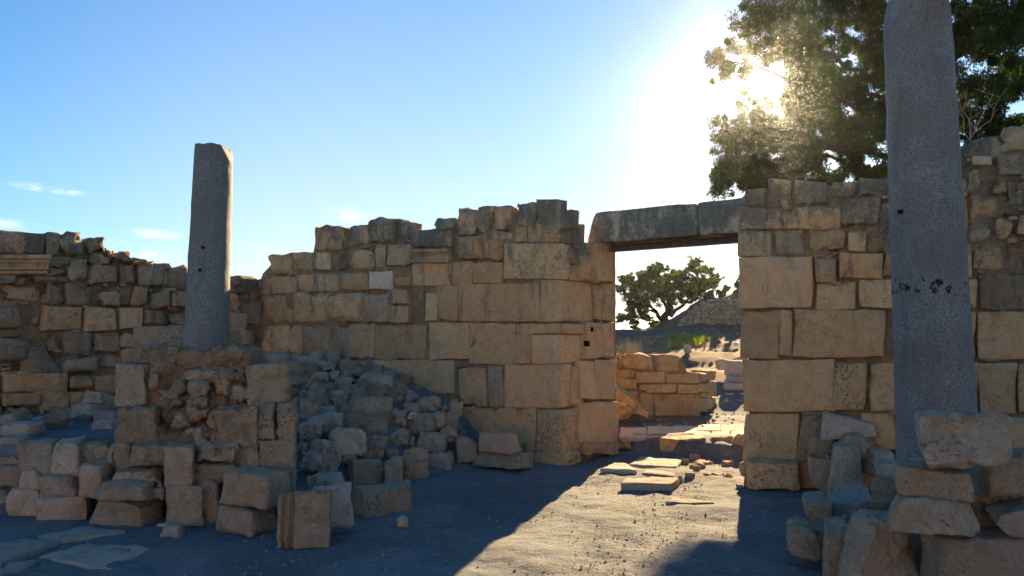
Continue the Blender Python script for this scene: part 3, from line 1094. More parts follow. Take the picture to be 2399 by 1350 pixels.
ped(85, 560, 332, 790, 6.45, .4, 'rough', .03, .022)
ped(655, 560, 945, 800, 6.40, .5, 'rough', .04, .022)
ped(820, 770, 945, 935, 6.40, .5, 'rough', .03, .016)
ped(930, 545, 1046, 768, 6.44, .5, 'rough', .03, .018)
ped(1062, 535, 1170, 760, 6.46, .5, 'rough', .03, .018)
ped(950, 758, 1168, 962, 6.42, .6, 'field', .015, .008)
ped(950, 955, 1168, 1120, 6.43, .6, 'field', .02, .01)
ped(75, 780, 168, 960, 6.38, .5, 'field', .02, .012)
ped(165, 798, 392, 915, 6.22, .5, 'rough', .02, .014)
ped(372, 800, 552, 1045, 6.18, .55, 'field', .015, .008)
ped(545, 795, 812, 905, 6.24, .4, 'rough', .04, .03)
ped(552, 900, 812, 1030, 6.30, .3, 'field', .03, .015, cuts=3)
ped(392, 1040, 620, 1275, 6.16, .6, 'field', .015, .008)
ped(555, 1015, 705, 1275, 6.22, .5, 'field', .03, .015)
ped(165, 915, 375, 1280, 6.5, .3, 'field', .03, .015)
for (x0, y0, x1, y1, d) in ((525, 420, 640, 490, 6.52), (520, 485, 632, 555, 6.5), (680, 400, 778, 495, 6.58), (330, 460, 470, 530, 6.56), (400, 520, 470, 560, 6.52),
                            (430, 600, 520, 680, 6.5), (340, 590, 440, 675, 6.52), (480, 690, 590, 745, 6.46), (590, 680, 660, 740, 6.46),
                            (760, 190, 865, 275, 6.72), (270, 360, 340, 450, 6.62), (700, 330, 880, 400, 6.62), (470, 340, 690, 395, 6.62), (520, 570, 660, 640, 6.5),
                            (790, 440, 890, 520, 6.58), (410, 410, 510, 470, 6.58)):
    ped(x0, y0, x1, y1, d, .22, 'rough', .05, .03, name='rubble_stone', cuts=3)

# ------------------------------------------------------------------ loose stones
def rock(label, src, x0, y0, x1, y1, d=None, k=.8, yaw=0, m='field', r=.03, amp=.012, cuts=2, name='stone_block', cat='stone block', group=None, tilt=(0, 0), taper=.06, H=None, sink=.02, j=.05, chip=.8, ride=False):
    X0, Y0 = px(src, x0, y0); X1, Y1 = px(src, x1, y1)
    xc = (X0 + X1) / 2
    if d is None:
        h_ = hit(xc, Y1); d = h_[1]
    elif ride: d = min(d, hit(xc, Y1)[1] + .06)      # never sunk into the heap
    base = CAM_H + ray(xc, Y1)[2] * d - sink
    cy_, sy_ = abs(math.cos(math.radians(yaw))), abs(math.sin(math.radians(yaw)))
    wm = (X1 - X0) / F_PX * d
    Wd = wm / (cy_ + k * sy_); Dp = k * Wd
    De = Wd * sy_ + Dp * cy_
    wm *= (d + De * .35) / d; Wd = wm / (cy_ + k * sy_); Dp = k * Wd
    yc = d + De / 2
    if H is None: H = CAM_H + ray(xc, Y0)[2] * (d + De * .75) - base
    H = max(H, .05)
    cx_ = ray(xc, Y1)[0] * (d + De * .35)
    sd = nseed(); lr = np.random.default_rng(sd)
    c = np.zeros((2, 2, 2, 3))
    for a in (0, 1):
        for b in (0, 1):
            for e in (0, 1):
                f = 1 - taper * e
                v = np.array([(a - .5) * Wd * f, (b - .5) * Dp * f, e * H])
                v += lr.uniform(-j, j, 3) * np.array([Wd, Dp, H * (e > 0)])
                c[a, b, e] = v
    V, Fs = block(c, r=r, cell=max(.02, min(.05, Wd / 13)), amp=amp * 1.25, freq=6, seed=sd, cuts=cuts + 1, chip=chip, rough=.6, erode=amp * 2)
    ob = new_obj(name, V, Fs, M[m], None, (0, 0, 0), sharp=30)
    ob.location = (cx_, yc, base)
    ob.rotation_euler = (math.radians(tilt[0]), math.radians(tilt[1]), math.radians(yaw))
    return tag(ob, label, cat, group)

def stone_q(label, src, q, d, dep, m='field', r=.03, amp=.014, cuts=1, name='stone_block', cat='stone block', group=None, sd=0, hollow=0.0, ride=False, skew=0.0, bow=0.0):
    """a loose stone whose near face has the four given corners (TL TR BR BL) and stands d metres away"""
    P4 = [px(src, q[i], q[i + 1]) for i in (0, 2, 4, 6)]
    if ride: d = min(d, hit((P4[2][0] + P4[3][0]) / 2, max(P4[2][1], P4[3][1]))[1] + .05)
    Q = [atd(X, Y, d) for X, Y in P4]
    Q[0] = Q[0] + np.array([0, .06 * dep, 0]); Q[1] = Q[1] + np.array([0, .06 * dep + skew, 0]); Q[2] = Q[2] + np.array([0, skew, 0])
    ux = ray(sum(p_[0] for p_ in P4) / 4, 675)[0]
    c = hexa_from_quad(Q, np.array([ux * dep * .85, dep, 0]))
    wid = np.linalg.norm(Q[1] - Q[0])
    V, Fs = block(c, r=r, cell=max(.018, min(.045, wid / 15)), amp=amp, freq=6, seed=sd or nseed(), cuts=cuts, chip=.8, rough=.6, erode=amp * 1.6, lim=24)
    cen = sum(Q) / 4
    if hollow:
        w2 = np.exp(-(((V[:, 0] - cen[0]) / (wid * .33)) ** 2 + ((V[:, 2] - cen[2] - .05) / .085) ** 2)) * (V[:, 1] < cen[1] + dep * .45)
        V[:, 1] += hollow * w2
    o_ = c.reshape(-1, 3).mean(0); o_[2] = V[:, 2].min()
    return tag(new_obj(name, V, Fs, M[m], None, o_, sharp=32), label, cat, group)

# in front of the pedestal, and the low wall at the left
rw = empty('rubble_wall', hit(130, 1215), 'low dry wall of rough reddish stones holding the earth terrace, lower left', 'wall')
def rwall(x0, y0, x1, y1, d, m='pink', cuts=3, k=.9):
    Q = [atd(*px('2', *c_), d) for c_ in ((x0, y0), (x1, y0), (x1, y1), (x0, y1))]
    sd = nseed(); lr = np.random.default_rng(sd)
    Q = [q_ + lr.uniform(-.02, .02, 3) for q_ in Q]
    V, Fs = block(hexa_from_quad(Q, np.array([-.15, .38, 0.0])), r=.045, cell=.035, amp=.02, freq=6, seed=sd, cuts=cuts, chip=.9, rough=.5)
    return new_obj('wall_stone', V, Fs, M[m], rw, rw.location)
for t in ((-40, 480, 172, 596, 6.9, 'field'), (112, 520, 328, 685, 6.62, 'field'), (316, 520, 505, 718, 6.5, 'pink'), (490, 530, 682, 700, 6.58, 'field'), (-40, 648, 142, 792, 6.6, 'field'), (110, 684, 248, 842, 6.5, 'pink'), (244, 708, 492, 888, 6.38, 'pink'),
          (-60, 780, 62, 950, 6.6, 'field'), (58, 814, 252, 1002, 6.42, 'pink'), (240, 860, 540, 1034, 6.28, 'pink'), (486, 665, 692, 852, 6.26, 'pink'), (488, 862, 548, 972, 6.4, 'field'), (228, 598, 334, 718, 6.55, 'field'), (42, 602, 116, 648, 6.6, 'grey'), (52, 770, 116, 820, 6.56, 'field'),
          (-60, 600, 50, 660, 6.7, 'field'), (680, 540, 740, 690, 6.5, 'field')):
    rwall(*t)
rock('large grey-brown squared block lying lowest before the low rubble wall', '2', 535, 838, 996, 1046, k=.5, yaw=-14, r=.03, amp=.014)
rock('lens-shaped brown stone lying on the large squared block in front of the pedestal', '2', 608, 735, 958, 872, d=6.02, k=.6, yaw=-8, r=.05, cuts=4)
rock('flat narrow slab bridging the two stones at the top of the pile beside the pedestal', '2', 688, 665, 992, 758, d=6.16, k=.5, yaw=3, r=.025, amp=.01)
rock('small wedge stone tucked into the gap left of the pedestal front, upper of two', '2', 984, 735, 1034, 802, d=6.2, k=.8, name='stone', cat='stone')
rock('small wedge stone tucked into the gap left of the pedestal front, lower of two', '2', 948, 778, 1032, 862, d=6.15, k=.8, name='stone', cat='stone')
rock('round-edged limestone block resting on another block in front of the pedestal', '2', 1368, 662, 1826, 915, d=5.86, k=.62, yaw=-24, m='field', r=.035, amp=.010, cuts=0, j=.03)
rock('rounded limestone block on the ground in front of the pedestal, carrying a second block', '2', 1300, 885, 1748, 1106, k=.62, yaw=-26, m='field', r=.06, amp=.010, cuts=0, j=.03)
rock('small pale broken stone on the ground before the pedestal foot', '2', 1015, 1015, 1168, 1105, k=.7, m='grey', cuts=5, name='stone', cat='stone')
rock('thin white flake lying at the foot of the pedestal', '2', 985, 988, 1075, 1040, k=.8, m='pale', name='stone', cat='stone', H=.05)
# the fluted block
def fluted():
    x0, y0, x1, y1 = 245, 948, 530, 1264
    X0, Y0 = px('4', x0, y0); X1, Y1 = px('4', x1, y1)
    d = hit((X0 + X1) / 2, Y1)[1]
    Wd = (X1 - X0) / F_PX * d * 1.03; H = (Y1 - Y0) / F_PX * d * .97; D = .13
    prof = []   # front edge in plan with two flutes at the left
    n_ = 44
    for i in range(n_ + 1):
        t = i / n_; o = 0.0
        for c_, w_ in ((.12, .055), (.27, .05)):
            o += .034 * max(0, 1 - ((t - c_) / w_) ** 2)
        o -= .012 * (1 if .17 < t < .215 else 0)
        prof.append((t * Wd - Wd / 2, o))
    rows = 22; V = []
    for r_ in range(rows + 1):
        z = H * r_ / rows
        for xx, oo in prof: V.append((xx * (1 - .02 * r_ / rows), oo - D / 2, z))
    nb = len(prof)
    for r_ in range(rows + 1):
        z = H * r_ / rows
        for xx, oo in prof: V.append((xx * (1 - .02 * r_ / rows), D / 2, z))
    V = np.array(V); 
    V += .007 * fbm(V, 9, 3, 77)[:, None] * np.array([1, 1, .7]) + .003 * fbm(V, 40, 2, 78)[:, None]
    hi_ = V[:, 2] > H * .96
    V[hi_, 2] += .014 * fbm(V[hi_], 16, 3, 5)
    Fs = []; o_ = nb * (rows + 1)
    for r_ in range(rows):
        for i in range(nb - 1):
            a = r_ * nb + i; Fs.append((a, a + 1, a + nb + 1, a + nb)); Fs.append((a + o_, a + nb + o_, a + nb + 1 + o_, a + 1 + o_))
        Fs.append((r_ * nb, (r_ + 1) * nb, (r_ + 1) * nb + o_, r_ * nb + o_))
        Fs.append((r_ * nb + nb - 1, r_ * nb + nb - 1 + o_, (r_ + 1) * nb + nb - 1 + o_, (r_ + 1) * nb + nb - 1))
    for i in range(nb - 1):
        a = rows * nb + i; Fs.append((a, a + 1, a + 1 + o_, a + o_)); Fs.append((i, i + o_, i + 1 + o_, i + 1))
    ob = new_obj('fluted_block', V, Fs, M['field'], None)
    p_ = hit((X0 + X1) / 2, Y1)
    ob.location = (p_[0], p_[1] + D / 2 + .02, -.01); ob.rotation_euler = (math.radians(-5), 0, math.radians(9))
    tag(ob, 'upright limestone block with two vertical flutes along its left side, standing in front', 'carved block')
fluted()
rock('grey squared block standing right behind the fluted block', '4', 425, 886, 682, 1146, d=5.80, k=.5, yaw=20, m='grey', r=.02, amp=.01, taper=.02)
rock('squared block lying alone on the court with a broken top, nearest the sunlit ground', '4', 678, 880, 1028, 1080, k=.62, yaw=32, m='field', r=.025, amp=.012)
rock('block with a sloping grey top lying behind the two front blocks at the heap foot', '4', 420, 815, 655, 925, d=6.6, k=.8, yaw=-15, m='grey', r=.03)
rock('squared block with tilted top at the heap foot, left of the narrow one', '4', 640, 730, 878, 897, k=.7, yaw=28, m='field', r=.025)
rock('narrow upright block between the tilted block and the rounded boulder at the heap foot', '4', 875, 725, 986, 905, k=.7, yaw=5, m='field', r=.025)
rock('big rounded boulder at the foot of the rubble heap with a pinkish top', '4', 965, 670, 1148, 867, k=.7, yaw=10, m='field', r=.08, cuts=5, name='boulder', cat='boulder')
rock('flat-topped block at the right end of the rubble heap foot', '4', 1130, 692, 1282, 812, k=.8, yaw=-6, m='grey', r=.03)
rock('dark squared block standing in the shade against the wall between heap and bench blocks', '4', 1282, 605, 1425, 752, d=8.75, k=.8, yaw=14, m='field', r=.02)
rock('long low block lying at the foot of the wall like a bench', '4', 1360, 680, 1748, 800, d=8.42, k=.42, yaw=-32, m='field', r=.025, cuts=2)
rock('reddish squared block resting on the bench-like block by the wall', '4', 1420, 572, 1678, 702, d=8.5, k=.5, yaw=-32, m='pink', r=.012, amp=.008, cuts=0)
rock('small pink stone lying alone on the shaded ground', '4', 944, 1072, 1012, 1132, k=.8, m='pink', cuts=4, name='stone', cat='stone', yaw=20)
rock('tiny grey stone beside the rounded boulder foot', '4', 985, 858, 1030, 900, k=.8, m='grey', name='stone', cat='stone')
# the rubble heap: the stones one can tell apart
HG = 'larger stones of the rubble heap'
heap = [
 ('long squared block lying on the upper part of the rubble heap', 645, 375, 918, 506, 9.05, .45, 6, 'field'),
 ('long squared block right under the upper long block in the heap', 650, 486, 936, 606, 8.75, .45, 4, 'field'),
 ('small dark cube below the two long blocks in the heap', 775, 604, 897, 700, 8.6, .8, 0, 'field'),
 ('squared block right of the small dark cube in the heap', 900, 570, 1018, 682, 8.62, .8, -8, 'field'),
 ('small stones wedge between two squared blocks of the heap', 1018, 600, 1062, 672, 8.7, .8, 0, 'grey'),
 ('wide squared block above the flat-topped block at the heap right end', 1060, 582, 1247, 702, 8.62, .6, -10, 'field'),
 ('rounded stone at the right end of the heap row, leaning on the wall', 1205, 550, 1302, 652, 8.85, .8, 12, 'field'),
 ('large tilted brown stone near the right end of the heap', 1018, 472, 1168, 592, 8.85, .8, -20, 'field'),
 ('upright stone with a rounded back beside the tilted brown stone', 1125, 450, 1222, 582, 8.95, .8, 15, 'field'),
 ('long rounded stone at the right edge of the heap below the pink one', 1205, 465, 1318, 558, 9.05, .8, 10, 'field'),
 ('brown stone just right of the upper long block of the heap', 912, 440, 1012, 552, 8.9, .8, -10, 'field'),
 ('pale chip lying on the heap right of the long blocks', 1000, 465, 1072, 516, 8.9, .6, 10, 'pale'),
 ('flat slab leaning on the heap above the pale chip', 985, 410, 1088, 482, 9.1, .6, -25, 'field'),
 ('orange-brown stone high at the right side of the heap', 1070, 375, 1202, 462, 9.3, .8, -10, 'pink'),
 ('pinkish oblong stone leaning against the wall at the heap right edge', 1252, 394, 1337, 498, 9.35, .6, -20, 'pink'),
 ('small round stone left of the pinkish oblong stone', 1200, 410, 1257, 467, 9.4, .8, 0, 'field'),
 ('wedge of brown stone below the pale boulder', 750, 640, 880, 742, 8.1, .7, -25, 'field'),
 ('large slab leaning left below the pale boulder in the heap', 418, 625, 632, 822, 7.9, .5, -30, 'grey'),
 ('dark rounded boulder in the heap left of the pale boulder', 360, 520, 502, 648, 8.3, .8, 0, 'grey'),
 ('wide dark block with a blue-grey top above the dark rounded boulder', 430, 475, 652, 602, 8.55, .7, -12, 'grey'),
 ('small square stone below the pale boulder', 608, 710, 712, 772, 7.95, .8, 10, 'field'),
 ('grey block low in the heap next to the pedestal', 355, 700, 505, 824, 7.6, .8, 20, 'grey'),
 ('small grey stone between pedestal and leaning slab', 348, 648, 422, 704, 7.9, .8, 0, 'grey'),
 ('small flat stone on top of the rounded boulder in the heap', 880, 675, 962, 728, 8.3, .8, 0, 'field'),
 ('upright yellowish stone in the heap beside the pedestal corner', 378, 385, 478, 504, 8.6, .6, 15, 'field'),
 ('flat plate stone right of the upright yellowish stone', 474, 430, 592, 478, 8.8, .6, 10, 'grey'),
 ('pale rounded stone above the upper long block of the heap', 638, 320, 772, 390, 9.4, .8, 0, 'field'),
 ('flat dark stone on the heap crest right of the pale rounded stone', 785, 335, 908, 380, 9.5, .7, 0, 'grey'),
 ('dark angular block at the top of the heap near the wall', 720, 235, 938, 340, 9.9, .6, -18, 'grey'),
 ('small square stone leaning on the wall at the heap top', 936, 280, 1010, 345, 9.9, .8, 0, 'field'),
 ('grey stone on the heap slope right of the pinkish chip', 900, 340, 1000, 420, 9.5, .8, 15, 'grey'),
 ('round grey stone next to the wall at the upper right of the heap', 985, 335, 1060, 400, 9.6, .8, -10, 'grey'),
]
for i_, t in enumerate(heap):
    lr_ = np.random.default_rng(300 + i_)
    stone_q(t[0], '4', rect(t[1], t[2] + 6, t[3], t[4], .09, lr_), t[5], max(.12, t[6] * (t[3] - t[1]) / 2.5 / F_PX * t[5]), t[8], .055, .020, 5, name='rubble_stone', cat='stone', group=HG, sd=700 + i_, ride=True, skew=.08 * math.sin(math.radians(t[7]) * 3))
rock('large pale boulder lying on the front of the rubble heap, brightest of the heap', '4', 548, 545, 782, 716, d=7.95, ride=True, k=.8, yaw=10, m='pale', r=.06, amp=.02, cuts=7, name='boulder', cat='boulder')
rock('dark flat-topped slab on the heap crest behind the pedestal', '4', 100, 118, 330, 200, d=10.6, k=.5, yaw=-20, m='grey', r=.04, name='stone_slab', cat='stone slab')
rock('dark long slab on the heap crest against the wall, right of the flat-topped one', '4', 318, 135, 545, 232, d=10.5, k=.5, yaw=-28, m='grey', r=.04, name='stone_slab', cat='stone slab')
# small rubble: nothing tells these apart
SG = 'small rubble stones on the heap'
lr = np.random.default_rng(5)
protos = []
def small_rock_mesh(sd):
    lr_ = np.random.default_rng(sd)
    sz = np.array([1, lr_.uniform(.6, 1), lr_.uniform(.45, .8)])
    c = np.zeros((2, 2, 2, 3))
    for a in (0, 1):
        for b in (0, 1):
            for e in (0, 1): c[a, b, e] = np.array([(a - .5), (b - .5), e - .25]) * sz + lr_.uniform(-.12, .12, 3)
    V, Fs = block(c, r=.12, cell=.075, amp=.045, freq=3.5, seed=sd, cuts=11, chip=.8, rough=.6)
    me = bpy.data.meshes.new('rubble_stone'); me.from_pydata(V.tolist(), [], Fs); me.polygons.foreach_set('use_smooth', [True] * len(me.polygons)); me.set_sharp_from_angle(angle=math.radians(24))
    return me
for i in range(14): protos.append(small_rock_mesh(600 + i))
mats3 = [M['grey'], M['field'], M['grey'], M['field'], M['pink']]
for i, me in enumerate(protos): me.materials.append(mats3[i % 5])
def scatter(n, region, size, label, group, name='rubble_stone', cat='stone', z_off=.15):
    done = 0
    while done < n:
        X = lr.uniform(region[0], region[2]); Y = lr.uniform(region[1], region[3])
        if not inside(region[4], X, Y): continue
        p_ = hit(X, Y)
        s_ = lr.uniform(*size) if lr.random() < .8 else size[1] * 1.25
        o = bpy.data.objects.new(name, protos[lr.integers(len(protos))]); COL.objects.link(o)
        o.location = (p_[0], p_[1], p_[2] + s_ * z_off); o.scale = (s_, s_, s_)
        o.rotation_euler = (lr.uniform(-.5, .5), lr.uniform(-.5, .5), lr.uniform(0, 6.28))
        tag(o, label, cat, group); done += 1
def inside(poly, x, y):
    c = False; n_ = len(poly)
    for i in range(n_):
        (x1, y1), (x2, y2) = poly[i], poly[i - 1]
        if (y1 > y) != (y2 > y) and x < (x2 - x1) * (y - y1) / (y2 - y1) + x1: c = not c
    return c
heap_poly = [(672, 868), (760, 852), (860, 862), (950, 890), (1040, 930), (1085, 990), (1090, 1050), (1000, 1050), (905, 1040), (800, 1060), (700, 1080), (672, 1000)]
scatter(130, (670, 850, 1090, 1090, heap_poly), (.05, .15), 'small grey or tan rubble stone lying loose on the heap against the wall', SG)
scatter(125, (672, 835, 1000, 960, [(676, 850), (720, 840), (860, 856), (960, 886), (1000, 925), (900, 960), (676, 950)]), (.07, .19), 'small grey or tan rubble stone lying loose on the heap against the wall', SG)
terr_poly = [(0, 960), (120, 950), (270, 935), (270, 985), (150, 1000), (60, 1045), (0, 1050)]
scatter(26, (0, 935, 270, 1050, terr_poly), (.08, .2), 'small grey stone lying on the earth terrace below the side wall', 'small stones on the terrace')
for t in (('low flat stone on the terrace edge, leftmost one behind the low rubble wall', 25, 372, 248, 474, 7.6), ('grey stone block on the terrace against the side wall, at the left photo edge', -40, 330, 92, 462, 7.9),
          ('rounded stone on the terrace right beside the pedestal', 592, 300, 752, 372, 8.3), ('flat rock on the terrace at the back corner of the pedestal', 590, 358, 752, 424, 7.9), ('angular slab leaning on the side wall foot left of the pedestal', 532, 172, 660, 246, 9.2), ('grey rock on the terrace below the leaning slab', 455, 250, 612, 334, 8.6)):
    rock(t[0], '2', *t[1:5], d=t[5], k=.7, m='grey', r=.04, cuts=4, name='terrace_stone', cat='stone', sink=.04, ride=True)

# stones between the right wall and the thick column
rock('squared block with a hollowed top at the right corner of the doorway', '8', 130, 592, 497, 800, d=7.32, k=.62, yaw=-14, m='pitted', r=.02, amp=.016, cuts=0, taper=.04, H=.27)
rock('small brown stone behind the left end of the hollowed block', '8', 92, 630, 150, 722, d=7.75, k=.8, m='golden', name='stone', cat='stone')
R8 = [
 ('long grey-faced slab leaning high on the wall, topmost of the stones by the column', [625, 320, 950, 392, 957, 470, 600, 492], 7.0, .22, 'grey', .014, .006, 0, 11),
 ('rounded yellowish stone under the left end of the leaning slab', [542, 452, 702, 452, 702, 602, 522, 597], 7.05, .25, 'field', .05, .012, 2, 12),
 ('tall block leaning back, widest at the foot, in front of the rounded boulder', [695, 530, 852, 530, 888, 882, 640, 882], 6.62, .3, 'grey', .022, .008, 1, 14),
 ('pinkish upright block left of the tall leaning block', [530, 602, 692, 612, 694, 856, 540, 770], 6.95, .35, 'pink', .018, .006, 0, 15),
 ('grey rounded stone in the shade behind the tall leaning block', [880, 560, 1080, 570, 1080, 722, 868, 715], 6.75, .3, 'grey', .06, .014, 3, 16),
 ('flat blue-grey slab on the ground, upper of two between tall block and column', [706, 826, 922, 824, 922, 888, 690, 896], 6.1, .35, 'grey', .014, .005, 0, 17),
 ('flat slab lying just below the upper blue-grey slab', [690, 892, 922, 890, 922, 990, 672, 1000], 5.62, .40, 'grey', .02, .008, 0, 18),
 ('broken upright stone touching the foot of the thick column', [958, 742, 1080, 756, 1080, 880, 920, 852], 5.5, .28, 'field', .03, .016, 3, 19),
 ('dark broken stone under the upright one at the thick column foot', [920, 848, 1080, 870, 1070, 985, 915, 965], 5.4, .3, 'field', .035, .016, 3, 20),
 ('worn L-shaped slab lying flat left of the column', [492, 905, 690, 902, 680, 1075, 540, 1040], 5.25, .5, 'field', .045, .012, 1, 21),
 ('worn stone under the L-shaped slab, beside the big front block', [560, 1030, 690, 1040, 690, 1215, 560, 1190], 5.05, .3, 'field', .04, .012, 1, 22),
 ('rounded drum-like block lying on the ground left of the big front block', [400, 1042, 590, 1070, 640, 1272, 392, 1245], 4.95, .36, 'field', .07, .012, 1, 23),
 ('big domed block at the bottom photo edge before the thick column', [820, 1030, 1170, 1050, 1290, 1480, 700, 1480], 4.3, .45, 'field', .10, .016, 2, 24),
 ('small stone wedged on the shoulder of the big domed block', [645, 1062, 800, 1052, 812, 1480, 640, 1480], 4.55, .35, 'field', .03, .014, 1, 25),
 ('wide dark block at the bottom right corner under the stone stack', [1250, 1128, 2020, 1135, 2020, 1560, 1240, 1560], 4.02, .5, 'field', .04, .018, 1, 26),
 ('wide angular slab with a pointed right end, lowest of the stack by the column', [1048, 858, 1556, 888, 1642, 1108, 1034, 1082], 3.9, .38, 'field', .02, .010, 2, 27),
 ('oblong brown block in the middle of the stack by the column', [1088, 660, 1556, 702, 1586, 896, 1080, 856], 4.0, .32, 'field', .028, .010, 1, 28),
 ('large brown stone at the right photo edge under the hollow-faced boulder', [1600, 640, 1980, 590, 1980, 890, 1612, 862], 4.12, .4, 'field', .06, .014, 3, 30),
 ('angular stone at the right photo edge between the brown stone and the dark block', [1665, 990, 1960, 915, 1960, 1140, 1790, 1095], 4.05, .35, 'field', .03, .014, 2, 31),
 ('dark filler block behind the stack at the foot of the thick column', [1500, 860, 1800, 860, 1800, 1200, 1500, 1200], 4.35, .3, 'field', .04, .014, 2, 32),
]
for lab, q, d_, dp_, m_, r_, a_, cu, sd_ in R8:
    stone_q(lab, '8', q, d_, dp_, m_, r_, a_, cu, sd=900 + sd_)
stone_q('rounded boulder under the right end of the leaning slab', '8', [705, 452, 940, 450, 952, 612, 690, 595], 6.85, .32, 'field', .08, .014, 3, name='boulder', cat='boulder', sd=913)
stone_q('grey boulder half hidden by the thick column', '8', [965, 640, 1100, 640, 1100, 800, 955, 790], 6.2, .35, 'grey', .06, .014, 3, name='boulder', cat='boulder', sd=933)
stone_q('big rough boulder with a hollow face, top of the stack before the thick column', '8', [1222, 340, 1850, 352, 1800, 668, 1275, 682], 3.85, .36, 'field', .075, .020, 1, name='boulder', cat='boulder', sd=934, hollow=.10)
rock('fist-sized stone lying on the pinkish upright block', '8', 606, 570, 672, 606, d=7.02, k=.8, m='grey', name='stone', cat='stone')
rock('rounded stone peeping out between column and hollow-faced boulder', '8', 1138, 602, 1266, 680, d=4.3, k=.8, m='grey', r=.05, cuts=2, name='stone', cat='stone', sink=0)

# ------------------------------------------------------------------ paving and slabs on the court
def slab(label, src, quad, th_, m='field', name='paving_slab', cat='paving slab', tilt=0.0, base=0.0, seed=None, group=None, lift=0.0):
    """a flat slab from the four corners of its upper face, top lying th_ above the earth"""
    pts = []
    for i in (0, 2, 4, 6):
        X, Y = px(src, quad[i], quad[i + 1]); r_ = ray(X, Y); t_ = (CAM_H - base - th_) / -r_[2]
        pts.append(CAMP + r_ * t_)
    BLt, BRt, FRt, FLt = pts[0], pts[1], pts[2], pts[3]
    c = np.zeros((2, 2, 2, 3)); dz = np.array([0, 0, th_ + .05])
    c[0, 1, 1], c[1, 1, 1], c[1, 0, 1], c[0, 0, 1] = BLt, BRt, FRt, FLt
    c[0, 1, 0], c[1, 1, 0], c[1, 0, 0], c[0, 0, 0] = BLt - dz, BRt - dz, FRt - dz, FLt - dz
    if tilt:
        c[:, 1, :, 2] += tilt
    sd = seed or nseed()
    V, Fs = block(c, r=.012, cell=.045, amp=.010, freq=6, seed=sd, chip=.9, rough=.5, lim=22)
    o_ = c.reshape(-1, 3).mean(0); o_[2] = base
    return tag(new_obj(name, V, Fs, M[m], None, o_), label, cat, group)
slab('sunlit slab at the head of the path, largest of the four loose slabs', '9', [215, 960, 560, 985, 515, 1040, 110, 1020], 0.044, 'grey')
slab('loose slab lying left of the largest one, half in shade', '9', [0, 1005, 110, 1020, 190, 1072, -115, 1062], 0.048, 'grey')
slab('small rough slab between the largest and the nearest loose slab', '9', [270, 1070, 520, 1075, 495, 1118, 225, 1092], 0.028, 'grey')
slab('nearest long loose slab of the path, casting a dark shadow in front', '9', [100, 1130, 540, 1132, 480, 1185, 45, 1178], 0.064, 'grey')
slab('thin slab edge poking out of the sunlit earth', '6', [560, 902, 640, 905, 800, 930, 515, 925], 0.020, 'grey')
slab('long flat flagstone at lower left, running along the foot of the low wall', '2', [560, 1030, 800, 1060, 330, 1140, 230, 1090], .02, 'grey', 'flagstone', 'flagstone')
slab('flagstone at the left photo edge, in the shade', '2', [130, 1105, 400, 1120, 0, 1255, -180, 1180], .03, 'grey', 'flagstone', 'flagstone')
slab('large smooth flagstone in the middle of the shaded lower left ground', '2', [560, 1140, 960, 1165, 700, 1315, 240, 1225], .015, 'grey', 'flagstone', 'flagstone')
slab('broken flagstone at the lower left corner', '2', [60, 1265, 240, 1250, 120, 1330, -160, 1400], .02, 'grey', 'flagstone', 'flagstone')
# threshold and floor beyond the gate
rock('worn threshold block with a sunlit top, left one of the step', '9', 350, 785, 765, 908, d=9.72, k=.4, yaw=-3, m='golden', r=.02, amp=.012, cuts=0, H=.17, name='threshold_block', cat='step')
rock('rough threshold stone in the middle of the step', '9', 750, 792, 1002, 900, d=9.7, k=.5, m='field', r=.05, cuts=2, H=.18, name='threshold_block', cat='step')
rock('rounded threshold stone against the right jamb', '9', 985, 772, 1100, 935, d=9.4, k=.8, m='field', r=.07, cuts=2, name='threshold_block', cat='step')
rock('golden broken stone at the left jamb foot, end of the kerb', '9', 30, 790, 135, 882, d=10.0, k=.8, m='golden', r=.03, cuts=4, name='threshold_block', cat='step')
rock('golden kerb block behind the worn threshold', '9', 168, 790, 410, 862, d=10.1, k=.4, m='golden', r=.02, cuts=0, H=.16, name='threshold_block', cat='step')
lr = np.random.default_rng(11)
for (x0, y0, x1, y1, n_) in ((40, 715, 270, 790, 0), (270, 705, 480, 790, 0), (470, 700, 690, 770, 0), (690, 690, 880, 745, 0), (880, 690, 1085, 745, 0), (660, 745, 800, 785, 0), (800, 745, 960, 785, 0), (960, 745, 1090, 785, 0)):
    slab('worn limestone paving slab just inside the doorway', '9', [x0 + 8, y0, x1, y0, x1 - 6, y1, x0, y1], .02, 'pale', base=.17, group='paving slabs inside the doorway')
for i, (x0, y0, x1, y1) in enumerate(((620, 962, 740, 985), (640, 985, 830, 1030), (640, 1065, 720, 1095), (740, 1095, 830, 1135), (890, 985, 1010, 1045), (690, 1035, 760, 1060), (800, 1090, 930, 1130), (580, 1110, 680, 1150), (520, 1120, 575, 1165), (620, 1030, 700, 1070), (900, 1125, 985, 1150), (1010, 1190, 1080, 1240), (560, 970, 620, 1020), (880, 930, 1010, 980))):
    rock('flat broken stone among the rubble at the right side of the path', '9', x0, y0, x1, y1, k=.8, yaw=lr.uniform(-30, 30), m='field', r=.02, amp=.012, cuts=4, name='path_stone', cat='stone', group='broken stones of the path', H=lr.uniform(.05, .1))

